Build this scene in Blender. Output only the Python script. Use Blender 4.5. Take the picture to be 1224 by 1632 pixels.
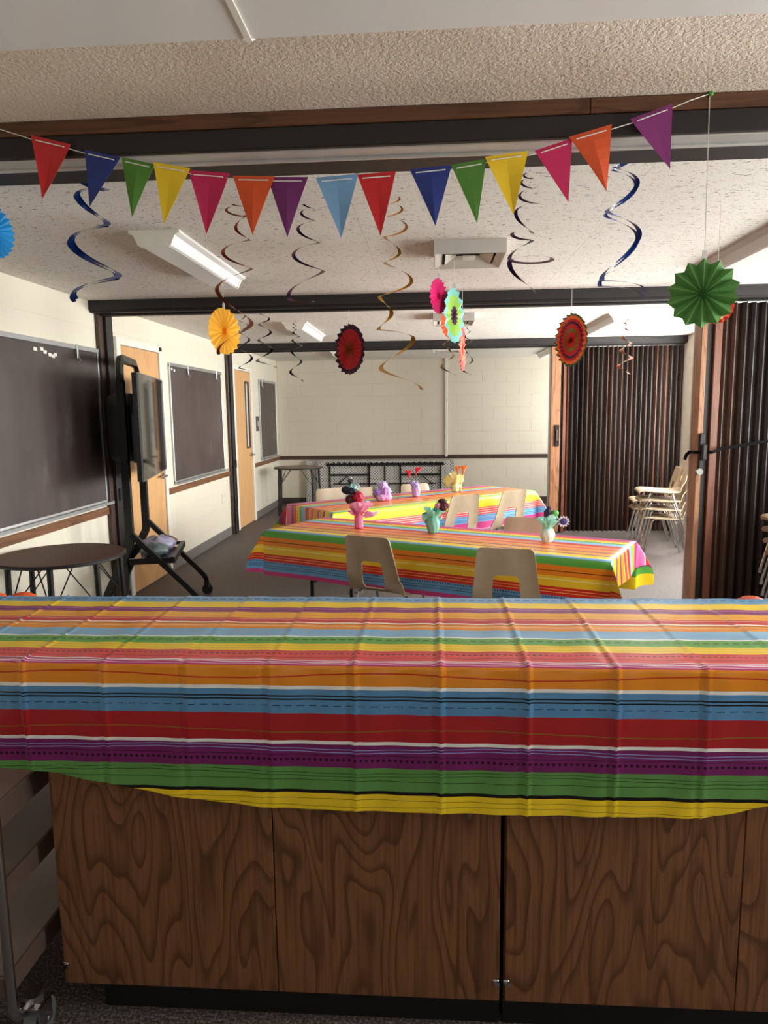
import bpy, math, random
from mathutils import Vector, Matrix
random.seed(7)
PI = math.pi
for o in list(bpy.data.objects): bpy.data.objects.remove(o)
SC = bpy.context.scene
COL = SC.collection

# ------------------------------------------------------------------ camera
F, CX, CY, H = 1131.0, 612.0, 816.0, 1.545
RM = None
def _cam():
    global RM
    yd = Vector((688 - CX, 656 - CY, F)).normalized()
    v2 = Vector((16100 + CX, -(878 - CY), -F))
    xd = (v2 - v2.dot(yd) * yd).normalized()
    zd = xd.cross(yd)
    if zd.y > 0: zd = -zd
    RM = Matrix((xd, yd, zd))
_cam()
def ray(px, py): return RM @ Vector((px - CX, py - CY, F))
def PY(px, py, y):
    d = ray(px, py); return d * (y / d.y) + Vector((0, 0, H))
def PZ(px, py, z):
    d = ray(px, py); return d * ((z - H) / d.z) + Vector((0, 0, H))
cam = bpy.data.cameras.new('camera'); camo = bpy.data.objects.new('camera', cam); COL.objects.link(camo)
c0, c1, c2 = RM.col[0], RM.col[1], RM.col[2]
m = Matrix((c0, -c1, -c2)).transposed().to_4x4(); m.translation = Vector((0, 0, H)); camo.matrix_world = m
cam.sensor_fit = 'VERTICAL'; cam.sensor_height = 36.0; cam.sensor_width = 27.0; cam.lens = F * 36.0 / 1632.0
cam.clip_start = 0.02; cam.clip_end = 200
SC.camera = camo

# ------------------------------------------------------------------ light
SC.view_settings.view_transform = 'Standard'
try: SC.view_settings.look = 'None'
except Exception: pass
SC.view_settings.gamma = 1.0; SC.view_settings.use_curve_mapping = False
SC.view_settings.exposure = 0.48
W = bpy.data.worlds.new('sky'); SC.world = W; W.use_nodes = True
W.node_tree.nodes['Background'].inputs[0].default_value = (0.80, 0.90, 1.0, 1)
W.node_tree.nodes['Background'].inputs[1].default_value = 1.0
WIN_Z = (0.85, 2.18)
WIN_R = [(0.8, 2.1), (3.5, 5.2), (5.95, 8.7), (9.35, 11.7)]   # right wall daylight windows, one per bay; spans of nearest two shaped for lighting
WIN_POWER = [105, 120, 310, 85]
XL, XR, YB, YK, ZC = -2.6, 3.07, 12.0, -2.4, 2.42
def daylight(name, loc, rot, sx, sy, power, color=(1.0, 0.98, 0.955)):
    l = bpy.data.lights.new(name, 'AREA'); l.shape = 'RECTANGLE'; l.size = sx; l.size_y = sy; l.energy = power; l.color = color
    o = bpy.data.objects.new(name, l); COL.objects.link(o); o.location = loc; o.rotation_euler = rot
    return o
for (a, b), p in zip(WIN_R, WIN_POWER):
    daylight('window_daylight', (XR + 0.12, (a + b) / 2, sum(WIN_Z) / 2), (0, PI / 2, 0), WIN_Z[1] - WIN_Z[0], b - a, p)
FILL_WIN = (-1.6, 2.4)  # unseen window added behind the camera to light camera-facing sides
daylight('window_daylight', ((FILL_WIN[0] + FILL_WIN[1]) / 2, YK - 0.12, sum(WIN_Z) / 2), (-PI / 2, 0, 0), FILL_WIN[1] - FILL_WIN[0], WIN_Z[1] - WIN_Z[0], 12)  # added area lamp at that opening, front fill light

# ------------------------------------------------------------------ helpers
def lin(c):
    r = []
    for v in c[:3]:
        v /= 255.0
        r.append(v / 12.92 if v <= 0.04045 else ((v + 0.055) / 1.055) ** 2.4)
    return (r[0], r[1], r[2], 1.0)
MATS = {}
def nodes_of(name):
    mt = bpy.data.materials.new(name); mt.use_nodes = True
    nt = mt.node_tree; return mt, nt, nt.nodes['Principled BSDF']
def N(nt, t, **k):
    n = nt.nodes.new(t)
    for a, v in k.items(): setattr(n, a, v)
    return n
def mth(nt, op, a, b=None, c=None):
    n = nt.nodes.new('ShaderNodeMath'); n.operation = op
    for i, v in enumerate((a, b, c)):
        if v is None: continue
        if isinstance(v, (int, float)): n.inputs[i].default_value = v
        else: nt.links.new(v, n.inputs[i])
    return n.outputs[0]
def mixc(nt, fac, a, b):
    n = nt.nodes.new('ShaderNodeMix'); n.data_type = 'RGBA'
    for s, v in ((n.inputs[0], fac), (n.inputs[6], a), (n.inputs[7], b)):
        if isinstance(v, (int, float, tuple)): s.default_value = v
        else: nt.links.new(v, s)
    return n.outputs[2]
def ramp(nt, fac, stops, interp='LINEAR'):
    n = nt.nodes.new('ShaderNodeValToRGB'); cr = n.color_ramp; cr.interpolation = interp
    while len(cr.elements) > 1: cr.elements.remove(cr.elements[-1])
    cr.elements[0].position = stops[0][0]; cr.elements[0].color = stops[0][1]
    for p, c in stops[1:]:
        e = cr.elements.new(p); e.color = c
    nt.links.new(fac, n.inputs[0]); return n.outputs[0]
def coords(nt, kind='Object', scale=(1, 1, 1), rot=(0, 0, 0), loc=(0, 0, 0)):
    tc = N(nt, 'ShaderNodeTexCoord'); mp = N(nt, 'ShaderNodeMapping')
    mp.inputs[1].default_value = loc; mp.inputs[2].default_value = rot; mp.inputs[3].default_value = scale
    nt.links.new(tc.outputs[kind], mp.inputs[0]); return mp.outputs[0]
def noise(nt, vec, scale, detail=3, rough=0.5, dist=0.0):
    n = N(nt, 'ShaderNodeTexNoise'); n.inputs['Scale'].default_value = scale; n.inputs['Detail'].default_value = detail
    n.inputs['Roughness'].default_value = rough; n.inputs['Distortion'].default_value = dist
    nt.links.new(vec, n.inputs['Vector']); return n.outputs[0]
def bump(nt, b, height, strength, dist):
    n = N(nt, 'ShaderNodeBump'); n.inputs['Strength'].default_value = strength; n.inputs['Distance'].default_value = dist
    nt.links.new(height, n.inputs['Height']); nt.links.new(n.outputs[0], b.inputs['Normal'])
def plain(name, rgb, rough=0.5, metal=0.0, var=0.06, vscale=12.0, bmp=0.0, bscale=60.0, spec=0.5, trans=0.0, sss=0.0):
    if name in MATS: return MATS[name]
    mt, nt, b = nodes_of(name)
    v = coords(nt)
    nz = noise(nt, v, vscale, 3)
    c = lin(rgb); lo = tuple(x * (1 - var) for x in c[:3]) + (1,); hi = tuple(min(1, x * (1 + var)) for x in c[:3]) + (1,)
    nt.links.new(ramp(nt, nz, [(0.3, lo), (0.7, hi)]), b.inputs['Base Color'])
    b.inputs['Roughness'].default_value = rough; b.inputs['Metallic'].default_value = metal
    b.inputs['Specular IOR Level'].default_value = spec
    if bmp: bump(nt, b, noise(nt, v, bscale, 2), bmp, 0.004)
    if trans:
        b.inputs['Transmission Weight'].default_value = 0.0
        tr = N(nt, 'ShaderNodeBsdfTranslucent'); tr.inputs[0].default_value = c
        mx = N(nt, 'ShaderNodeMixShader'); mx.inputs[0].default_value = trans
        out = nt.nodes['Material Output']
        nt.links.new(b.outputs[0], mx.inputs[1]); nt.links.new(tr.outputs[0], mx.inputs[2]); nt.links.new(mx.outputs[0], out.inputs[0])
    MATS[name] = mt; return mt
def wood(name, base, dark, axis=2, scale=1.0, rough=0.45, plywood=False, contrast=1.0):
    if name in MATS: return MATS[name]
    mt, nt, b = nodes_of(name)
    st = [9.0, 9.0, 9.0]; st[axis] = 0.9 if not plywood else 1.9
    if plywood: st = [4.2, 4.2, 4.2]; st[axis] = 1.0
    v = coords(nt, scale=tuple(s * scale for s in st))
    oi = N(nt, 'ShaderNodeObjectInfo')
    add = N(nt, 'ShaderNodeVectorMath'); add.operation = 'ADD'
    cmb = N(nt, 'ShaderNodeCombineXYZ')
    for i in range(3): nt.links.new(mth(nt, 'MULTIPLY', oi.outputs['Random'], 37.0 + 11 * i), cmb.inputs[i])
    nt.links.new(v, add.inputs[0]); nt.links.new(cmb.outputs[0], add.inputs[1])
    n1 = noise(nt, add.outputs[0], 1.0, 2, 0.45, 0.25 if plywood else 0.1)
    rings = mth(nt, 'FRACT', mth(nt, 'MULTIPLY', n1, 24.0 if plywood else 7.0))
    line = ramp(nt, rings, [(0.0, (1, 1, 1, 1)), (0.08, (0.8, 0.8, 0.8, 1)), (0.30, (0.15, .15, .15, 1)), (0.55, (0, 0, 0, 1)), (0.92, (0.0, 0, 0, 1)), (1.0, (1, 1, 1, 1))])
    st2 = [130.0] * 3; st2[axis] = 4.0
    fine = noise(nt, coords(nt, scale=tuple(st2)), 1.0, 3, 0.6)
    col = mixc(nt, mth(nt, 'MULTIPLY', line, 0.75 * contrast), lin(base), lin(dark))
    col = mixc(nt, mth(nt, 'MULTIPLY', ramp(nt, fine, [(0.42, (0, 0, 0, 1)), (0.72, (1, 1, 1, 1))]), 0.55 * contrast), col, lin(dark))
    nt.links.new(col, b.inputs['Base Color']); b.inputs['Roughness'].default_value = rough
    bump(nt, b, fine, 0.12, 0.002)
    MATS[name] = mt; return mt

class MB:
    def __init__(s): s.v = []; s.f = []; s.mi = []; s.uv = None
    def add(s, vs, fs, mi=0):
        o = len(s.v); s.v += [tuple(x) for x in vs]
        for f in fs: s.f.append(tuple(i + o for i in f)); s.mi.append(mi)
    def box(s, lo, hi, mi=0, bev=0.0):
        x0, y0, z0 = lo; x1, y1, z1 = hi
        if bev <= 0:
            vs = [(x0, y0, z0), (x1, y0, z0), (x1, y1, z0), (x0, y1, z0), (x0, y0, z1), (x1, y0, z1), (x1, y1, z1), (x0, y1, z1)]
            s.add(vs, [(0, 3, 2, 1), (4, 5, 6, 7), (0, 1, 5, 4), (1, 2, 6, 5), (2, 3, 7, 6), (3, 0, 4, 7)], mi); return
        b = min(bev, (x1 - x0) * .49, (y1 - y0) * .49, (z1 - z0) * .49)
        vs = []
        for (sx, sy, sz) in [(a, c, d) for a in (0, 1) for c in (0, 1) for d in (0, 1)]:
            X = (x0, x1)[sx]; Y = (y0, y1)[sy]; Z = (z0, z1)[sz]
            dx = b * (1 - 2 * sx); dy = b * (1 - 2 * sy); dz = b * (1 - 2 * sz)
            vs += [(X, Y + dy, Z + dz), (X + dx, Y, Z + dz), (X + dx, Y + dy, Z)]
        def I(sx, sy, sz, k): return (sx * 4 + sy * 2 + sz) * 3 + k
        fs = []
        fs.append([I(0, 0, 0, 0), I(0, 0, 1, 0), I(0, 1, 1, 0), I(0, 1, 0, 0)]); fs.append([I(1, 0, 0, 0), I(1, 1, 0, 0), I(1, 1, 1, 0), I(1, 0, 1, 0)])
        fs.append([I(0, 0, 0, 1), I(1, 0, 0, 1), I(1, 0, 1, 1), I(0, 0, 1, 1)]); fs.append([I(0, 1, 0, 1), I(0, 1, 1, 1), I(1, 1, 1, 1), I(1, 1, 0, 1)])
        fs.append([I(0, 0, 0, 2), I(0, 1, 0, 2), I(1, 1, 0, 2), I(1, 0, 0, 2)]); fs.append([I(0, 0, 1, 2), I(1, 0, 1, 2), I(1, 1, 1, 2), I(0, 1, 1, 2)])
        for a in (0, 1):
            for c in (0, 1):
                fs.append([I(a, c, 0, 0), I(a, c, 1, 0), I(a, c, 1, 1), I(a, c, 0, 1)])
                fs.append([I(a, 0, c, 0), I(a, 1, c, 0), I(a, 1, c, 2), I(a, 0, c, 2)])
                fs.append([I(0, a, c, 1), I(1, a, c, 1), I(1, a, c, 2), I(0, a, c, 2)])
        for a in (0, 1):
            for c in (0, 1):
                for d in (0, 1): fs.append([I(a, c, d, 0), I(a, c, d, 1), I(a, c, d, 2)])
        s.add(vs, fs, mi)
    def tube(s, pts, r, n=8, closed=False, mi=0, square=None, cap=True):
        pts = [Vector(p) for p in pts]; K = len(pts)
        rr = r if isinstance(r, (list, tuple)) else [r] * K
        t0 = (pts[1] - pts[0]).normalized()
        up = Vector((0, 0, 1)) if abs(t0.z) < 0.9 else Vector((0, 1, 0))
        nrm = (up - up.dot(t0) * t0).normalized(); base = len(s.v); prev = t0
        for i, p in enumerate(pts):
            if closed: t = (pts[(i + 1) % K] - pts[i - 1]).normalized()
            elif i == 0: t = t0
            elif i == K - 1: t = (pts[-1] - pts[-2]).normalized()
            else:
                t = ((pts[i + 1] - p).normalized() + (p - pts[i - 1]).normalized())
                t = t.normalized() if t.length > 1e-6 else prev
            nrm = nrm - nrm.dot(t) * t
            nrm = nrm.normalized() if nrm.length > 1e-6 else t.orthogonal().normalized()
            bn = t.cross(nrm); prev = t
            if square:
                a, b = square
                for (ca, cb) in ((-a, -b), (a, -b), (a, b), (-a, b)): s.v.append(tuple(p + nrm * ca + bn * cb))
            else:
                for j in range(n):
                    th = 2 * PI * j / n; s.v.append(tuple(p + (nrm * math.cos(th) + bn * math.sin(th)) * rr[i]))
        if square: n = 4
        for i in range(K if closed else K - 1):
            a = base + i * n; b = base + ((i + 1) % K) * n
            for j in range(n):
                s.f.append((a + j, a + (j + 1) % n, b + (j + 1) % n, b + j)); s.mi.append(mi)
        if not closed and cap:
            s.f.append(tuple(base + j for j in reversed(range(n)))); s.mi.append(mi)
            s.f.append(tuple(base + (K - 1) * n + j for j in range(n))); s.mi.append(mi)
    def lathe(s, prof, n=24, c=(0, 0, 0), mi=0, wob=None):
        base = len(s.v); K = len(prof)
        for i, (r, z) in enumerate(prof):
            for j in range(n):
                th = 2 * PI * j / n; q = r * (1 + (wob(i, th) if wob else 0))
                s.v.append((c[0] + q * math.cos(th), c[1] + q * math.sin(th), c[2] + z))
        for i in range(K - 1):
            for j in range(n):
                s.f.append((base + i * n + j, base + i * n + (j + 1) % n, base + (i + 1) * n + (j + 1) % n, base + (i + 1) * n + j)); s.mi.append(mi)
        s.f.append(tuple(base + j for j in reversed(range(n)))); s.mi.append(mi)
        s.f.append(tuple(base + (K - 1) * n + j for j in range(n))); s.mi.append(mi)
    def prism(s, poly, axis, a, b, mi=0):
        # poly: 2D outline; extruded along axis (0,1,2) from a to b
        n = len(poly)
        def mk(p, t):
            if axis == 0: return (t, p[0], p[1])
            if axis == 1: return (p[0], t, p[1])
            return (p[0], p[1], t)
        vs = [mk(p, a) for p in poly] + [mk(p, b) for p in poly]
        fs = [tuple(range(n)), tuple(range(2 * n - 1, n - 1, -1))]
        fs += [(i, i + n, (i + 1) % n + n, (i + 1) % n) for i in range(n)]
        s.add(vs, fs, mi)
    def sphere(s, c, r, nu=12, nv=8, mi=0, sc=(1, 1, 1), f=None):
        base = len(s.v)
        for i in range(nv + 1):
            ph = PI * i / nv
            for j in range(nu):
                th = 2 * PI * j / nu; q = r * (f(ph, th) if f else 1)
                s.v.append((c[0] + q * math.sin(ph) * math.cos(th) * sc[0], c[1] + q * math.sin(ph) * math.sin(th) * sc[1], c[2] + q * math.cos(ph) * sc[2]))
        for i in range(nv):
            for j in range(nu):
                s.f.append((base + i * nu + j, base + (i + 1) * nu + j, base + (i + 1) * nu + (j + 1) % nu, base + i * nu + (j + 1) % nu)); s.mi.append(mi)
    def build(s, name, mats, parent=None, smooth=False, loc=None, fix=True, angle=None):
        me = bpy.data.meshes.new(name)
        L = Vector(loc) if loc is not None else Vector((0, 0, 0))
        off = L.copy()
        if parent is not None and not parent.get('_local'): off = off + world_loc(parent)
        me.from_pydata([tuple(Vector(v) - off) for v in s.v], [], s.f)
        for mt in (mats if isinstance(mats, (list, tuple)) else [mats]): me.materials.append(mt)
        for p, k in zip(me.polygons, s.mi): p.material_index = k
        if s.uv:
            ul = me.uv_layers.new(name='uv')
            for lp in me.loops: ul.data[lp.index].uv = s.uv[lp.vertex_index]
        if fix:
            import bmesh
            bm = bmesh.new(); bm.from_mesh(me); bmesh.ops.recalc_face_normals(bm, faces=bm.faces); bm.to_mesh(me); bm.free()
        if smooth:
            for p in me.polygons: p.use_smooth = True
            if angle:
                try: me.set_sharp_from_angle(angle=angle)
                except Exception: pass
        o = bpy.data.objects.new(name, me); COL.objects.link(o); o.location = L
        if parent is not None: o.parent = parent
        return o
def world_loc(o):
    p = Vector((0, 0, 0))
    while o is not None: p = p + o.location; o = o.parent
    return p
def tag(o, label, cat, group=None, kind=None):
    o['label'] = label; o['category'] = cat
    if group: o['group'] = group
    if kind: o['kind'] = kind
    return o
def thing(name, loc, label, cat, group=None, kind=None, local=False):
    o = bpy.data.objects.new(name, None); COL.objects.link(o); o.location = loc; o.empty_display_size = 0.1
    if local: o['_local'] = 1
    return tag(o, label, cat, group, kind)
def copy_tree(o, parent=None):
    c = o.copy(); COL.objects.link(c); c.parent = parent
    for ch in [x for x in o.children]: copy_tree(ch, c)
    return c
def link_mesh(name, me, loc, parent, scale=(1, 1, 1), rot=(0, 0, 0)):
    o = bpy.data.objects.new(name, me); COL.objects.link(o)
    o.location = Vector(loc) - (world_loc(parent) if parent is not None else Vector((0, 0, 0))); o.scale = scale; o.rotation_euler = rot
    if parent is not None: o.parent = parent
    return o

# ------------------------------------------------------------------ materials
def m_block():
    mt, nt, b = nodes_of('painted_block'); v = coords(nt, 'Object')
    b.inputs['Base Color'].default_value = lin((226, 218, 200)); b.inputs['Roughness'].default_value = 0.42
    bump(nt, b, noise(nt, v, 90, 4, 0.6), 0.25, 0.003); return mt
M_BLOCK = m_block()
def m_carpet():
    mt, nt, b = nodes_of('carpet'); v = coords(nt, 'Object')
    n1 = noise(nt, v, 130, 2, 0.6); n2 = noise(nt, v, 2.0, 2)
    c = ramp(nt, n1, [(0.34, lin((36, 29, 27))), (0.5, lin((80, 70, 66))), (0.66, lin((138, 127, 122)))])
    c = mixc(nt, mth(nt, 'MULTIPLY', n2, 0.18), c, lin((92, 82, 78)))
    nt.links.new(c, b.inputs['Base Color']); b.inputs['Roughness'].default_value = 0.7
    bump(nt, b, n1, 0.5, 0.006); return mt
M_CARPET = m_carpet()
def m_tile():
    mt, nt, b = nodes_of('fissured_tile'); tc = N(nt, 'ShaderNodeNewGeometry')
    mp = N(nt, 'ShaderNodeMapping'); mp.inputs[2].default_value = (0, 0, 0.75); mp.inputs[3].default_value = (38, 95, 1)
    nt.links.new(tc.outputs['Position'], mp.inputs[0])
    n1 = noise(nt, mp.outputs[0], 1.0, 3, 0.62, 0.6)
    mp2 = N(nt, 'ShaderNodeMapping'); mp2.inputs[3].default_value = (170, 170, 1); nt.links.new(tc.outputs['Position'], mp2.inputs[0])
    n2 = noise(nt, mp2.outputs[0], 1.0, 1)
    f1 = ramp(nt, n1, [(0.625, (0, 0, 0, 1)), (0.655, (1, 1, 1, 1))])
    f2 = ramp(nt, n2, [(0.66, (0, 0, 0, 1)), (0.72, (1, 1, 1, 1))])
    fs = mth(nt, 'MAXIMUM', f1, mth(nt, 'MULTIPLY', f2, 0.7))
    c = mixc(nt, fs, lin((228, 222, 214)), lin((92, 78, 68)))
    nt.links.new(c, b.inputs['Base Color']); b.inputs['Roughness'].default_value = 0.8
    bump(nt, b, mth(nt, 'SUBTRACT', 1.0, fs), 0.5, 0.004); return mt
M_TILE = m_tile()
def m_plaster():
    mt, nt, b = nodes_of('textured_plaster'); v = coords(nt, 'Object')
    n1 = noise(nt, v, 85, 4, 0.6, 0.4); n0 = noise(nt, v, 2.5, 2)
    nt.links.new(ramp(nt, n0, [(0.3, lin((222, 206, 188))), (0.7, lin((234, 219, 202)))]), b.inputs['Base Color'])
    b.inputs['Roughness'].default_value = 0.65; bump(nt, b, n1, 0.9, 0.012); return mt
M_PLASTER = m_plaster()
M_DARK = plain('dark_bronze_beam', (27, 22, 20), 0.5, 0, 0.08, 3)
M_POSTBR = plain('brown_post', (66, 46, 36), 0.4)
M_TRACK = plain('aluminium_track', (196, 196, 194), 0.35, 0.35)
M_TRIM = wood('walnut_trim', (104, 66, 42), (62, 36, 22), 0, 1.0, 0.4)
M_RAIL = wood('oak_rail', (128, 84, 54), (88, 54, 32), 1, 1.0, 0.4)
M_RAILD = plain('dark_brown_rail', (72, 54, 46), 0.4)
M_OAKPOST = wood('oak_post', (156, 108, 76), (104, 66, 42), 2, 1.2, 0.4)
M_REDPOST = wood('red_oak_strip', (112, 66, 46), (76, 40, 28), 2, 1.2, 0.4)
M_BIRCH = wood('birch_door', (214, 166, 114), (190, 138, 90), 2, 0.6, 0.38, contrast=0.55)
M_CABINET = wood('oak_plywood', (134, 88, 56), (72, 43, 26), 2, 1.0, 0.36, plywood=True)
M_WHITE = plain('white_paint', (232, 228, 218), 0.4, 0, 0.03)
M_ALU = plain('aluminium', (190, 192, 194), 0.32, 0.75, 0.04)
M_CHROME = plain('chrome', (205, 206, 208), 0.16, 1.0, 0.03)
M_BLACKM = plain('black_metal', (24, 24, 26), 0.38, 0.2, 0.05)
M_BLACKP = plain('black_plastic', (20, 20, 22), 0.45)
M_RUBBER = plain('grey_rubber', (92, 94, 98), 0.6)
M_BASEG = plain('grey_vinyl_base', (112, 106, 104), 0.5)
M_BASED = plain('dark_vinyl_base', (62, 54, 50), 0.5)
M_STEEL = plain('brushed_steel', (188, 176, 170), 0.38, 0.35, 0.08, 3)
def m_board():
    mt, nt, b = nodes_of('chalkboard'); v = coords(nt, 'Object', (1, 1, 0.6))
    n1 = noise(nt, v, 2.2, 5, 0.65)
    c = ramp(nt, n1, [(0.35, lin((66, 53, 50))), (0.62, lin((78, 66, 63))), (0.78, lin((104, 94, 92)))])
    nt.links.new(c, b.inputs['Base Color']); b.inputs['Roughness'].default_value = 0.42; return mt
M_BOARD = m_board()
def m_glass(name, tint=(0.95, 0.97, 0.97, 1), refl=0.08):
    mt, nt, b = nodes_of(name); out = nt.nodes['Material Output']
    t = N(nt, 'ShaderNodeBsdfTransparent'); t.inputs[0].default_value = tint
    g = N(nt, 'ShaderNodeBsdfGlossy'); g.inputs['Roughness'].default_value = 0.02
    mx = N(nt, 'ShaderNodeMixShader'); mx.inputs[0].default_value = refl
    nt.links.new(t.outputs[0], mx.inputs[1]); nt.links.new(g.outputs[0], mx.inputs[2]); nt.links.new(mx.outputs[0], out.inputs[0]); return mt
M_PANE = m_glass('window_glass')
def m_lens(name, rib_axis):
    mt, nt, b = nodes_of(name); sc = [1, 1, 1]
    v = coords(nt, 'Object', (260, 260, 260), (0, 0, 0.7))
    w = N(nt, 'ShaderNodeTexWave'); w.inputs['Scale'].default_value = 0.6; nt.links.new(v, w.inputs[0])
    b.inputs['Base Color'].default_value = lin((232, 230, 228)); b.inputs['Roughness'].default_value = 0.28
    bump(nt, b, w.outputs[0], 0.25, 0.002); return mt
M_LENS = m_lens('prismatic_lens', 0)
def m_pleat():
    mt, nt, b = nodes_of('brown_vinyl_pleat'); oi = N(nt, 'ShaderNodeObjectInfo')
    c = ramp(nt, oi.outputs['Random'], [(0.0, lin((38, 28, 25))), (0.55, lin((52, 40, 36))), (0.85, lin((70, 46, 35))), (1.0, lin((84, 50, 34)))])
    v = coords(nt, 'Object', (120, 120, 2.0)); n1 = noise(nt, v, 1.0, 3)
    c = mixc(nt, mth(nt, 'MULTIPLY', n1, 0.5), c, lin((36, 25, 21)))
    nt.links.new(c, b.inputs['Base Color']); b.inputs['Roughness'].default_value = 0.44; return mt
M_PLEAT = m_pleat()
M_CHAIR = plain('tan_chair_plastic', (176, 156, 131), 0.42, 0, 0.04, 20, 0.08, 220)
M_TABTOP = plain('brown_laminate', (92, 66, 54), 0.36)
M_STRING = plain('white_string', (232, 228, 220), 0.7)
M_THREAD = plain('clear_thread', (214, 212, 208), 0.5)

# striped table covers -------------------------------------------------
BL, YE, PU, OY, RE, WH, OR, LB, GR, CO, MG, BK = (104, 158, 206), (250, 212, 40), (142, 40, 116), (246, 176, 44), (205, 36, 40), (248, 244, 240), (240, 146, 30), (134, 184, 222), (92, 168, 66), (226, 72, 74), (196, 58, 128), (16, 12, 12)
def striped(name, bands, lines, rough=0.33):
    mt, nt, b = nodes_of(name)
    uv = N(nt, 'ShaderNodeUVMap'); uv.uv_map = 'uv'
    sp = N(nt, 'ShaderNodeSeparateXYZ'); nt.links.new(uv.outputs[0], sp.inputs[0])
    u, v = sp.outputs[0], sp.outputs[1]
    lo, hi = bands[0][0], bands[-1][0] + 0.5
    fac = mth(nt, 'DIVIDE', mth(nt, 'SUBTRACT', v, lo), hi - lo)
    col = ramp(nt, fac, [(max(0.0, (t - lo) / (hi - lo)), lin(c)) for t, c in bands], 'CONSTANT')
    for L in lines:
        t, w, c = L['t'], L['w'], L['c']
        vv = v
        if L.get('amp'):
            s1 = mth(nt, 'SINE', mth(nt, 'ADD', mth(nt, 'MULTIPLY', u, L.get('k', 8.6)), L.get('ph', 0.0)))
            vv = mth(nt, 'ADD', v, mth(nt, 'MULTIPLY', s1, L['amp']))
        d = mth(nt, 'ABSOLUTE', mth(nt, 'SUBTRACT', vv, t))
        if L.get('dot'):
            fu = mth(nt, 'MULTIPLY', mth(nt, 'SUBTRACT', mth(nt, 'FRACT', mth(nt, 'DIVIDE', u, L['dot'])), 0.5), L['dot'])
            d = mth(nt, 'SQRT', mth(nt, 'ADD', mth(nt, 'MULTIPLY', fu, fu), mth(nt, 'MULTIPLY', d, d)))
        msk = mth(nt, 'LESS_THAN', d, w)
        if L.get('dash'):
            msk = mth(nt, 'MULTIPLY', msk, mth(nt, 'LESS_THAN', mth(nt, 'FRACT', mth(nt, 'DIVIDE', u, L['dash'])), 0.62))
        col = mixc(nt, msk, col, lin(c))
    nt.links.new(col, b.inputs['Base Color']); b.inputs['Roughness'].default_value = rough
    vb = coords(nt, 'Object'); bump(nt, b, noise(nt, vb, 26, 4, 0.6), 0.10, 0.006)
    return mt
TOPB = [(-1.2, BL), (-.553, YE), (-.491, PU), (-.436, OY), (-.38, RE), (-.337, WH), (-.328, OR), (-.269, LB), (-.214, WH), (-.206, GR), (-.157, YE), (-.10, CO), (-.039, MG)]
TOPL = [dict(t=-.578, w=.0035, c=BK, dash=.028), dict(t=-.455, w=.0028, c=(92, 16, 60), dash=.02), dict(t=-.47, w=.0022, c=(210, 120, 180)), dict(t=-.40, w=.0016, c=(214, 120, 20)),
        dict(t=-.365, w=.0016, c=(250, 210, 200)), dict(t=-.318, w=.0014, c=BK), dict(t=-.30, w=.002, c=(250, 220, 170), amp=.003), dict(t=-.181, w=.003, c=(20, 50, 10), dash=.024), dict(t=-.172, w=.0012, c=(40, 90, 20)),
        dict(t=-.135, w=.0012, c=(200, 160, 20)), dict(t=-.116, w=.0012, c=(200, 160, 20)), dict(t=-.076, w=.003, c=(60, 8, 10), dash=.014), dict(t=-.09, w=.0014, c=(150, 20, 30)), dict(t=-.052, w=.0016, c=(140, 16, 40)),
        dict(t=-.029, w=.002, c=WH, amp=.003, k=11), dict(t=-.018, w=.0022, c=WH, amp=.003, k=9, ph=1), dict(t=-.006, w=.0016, c=(240, 190, 215))]
M_CLOTH = striped('striped_plastic_cover', TOPB + [(0.0, OR), (.048, WH), (.0535, (92, 146, 192)), (.115, (176, 34, 38)), (.178, WH), (.187, (124, 36, 102)), (.246, (100, 154, 80)), (.307, BK), (.3155, YE), (.45, YE)], TOPL + [
    dict(t=.027, w=.0017, c=(206, 50, 24), amp=.0065, k=8.6, ph=2.6), dict(t=.076, w=.0018, c=BK), dict(t=.084, w=.0018, c=BK), dict(t=.0995, w=.0008, c=BK, dash=.029),
    dict(t=.160, w=.0011, c=(140, 116, 40), amp=.0055, k=7.5, ph=1.0), dict(t=.203, w=.0009, c=(150, 170, 226), amp=.0045, k=8.0), dict(t=.2105, w=.0009, c=(150, 170, 226), amp=.0045, k=8.0),
    dict(t=.2215, w=.0008, c=(60, 8, 40)), dict(t=.2335, w=.0038, c=(52, 4, 40), dot=.0136), dict(t=.264, w=.0007, c=(30, 60, 20), amp=.0045, k=7.2), dict(t=.272, w=.0007, c=(30, 60, 20), amp=.0045, k=7.2), dict(t=.286, w=.0007, c=(30, 60, 20)),
    dict(t=.334, w=.0007, c=(150, 120, 10)), dict(t=.350, w=.0007, c=(150, 120, 10), amp=.004, k=8)])
FARL = [dict(t=-.181, w=.003, c=(20, 50, 10), dash=.024), dict(t=-.365, w=.0025, c=(250, 210, 200)), dict(t=-.578, w=.0035, c=BK, dash=.028), dict(t=-.29, w=.0025, c=(250, 230, 190))]
FART = [(-1.2, YE), (-.93, GR), (-.875, PU), (-.83, RE), (-.775, WH), (-.765, (222, 104, 164)), (-.69, PU), (-.655, CO), (-.60, YE), (-.55, GR), (-.515, LB), (-.45, RE), (-.39, OR), (-.345, CO), (-.30, OR), (-.235, PU), (-.205, OY), (-.15, PU), (-.12, YE), (-.055, LB)]
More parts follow.
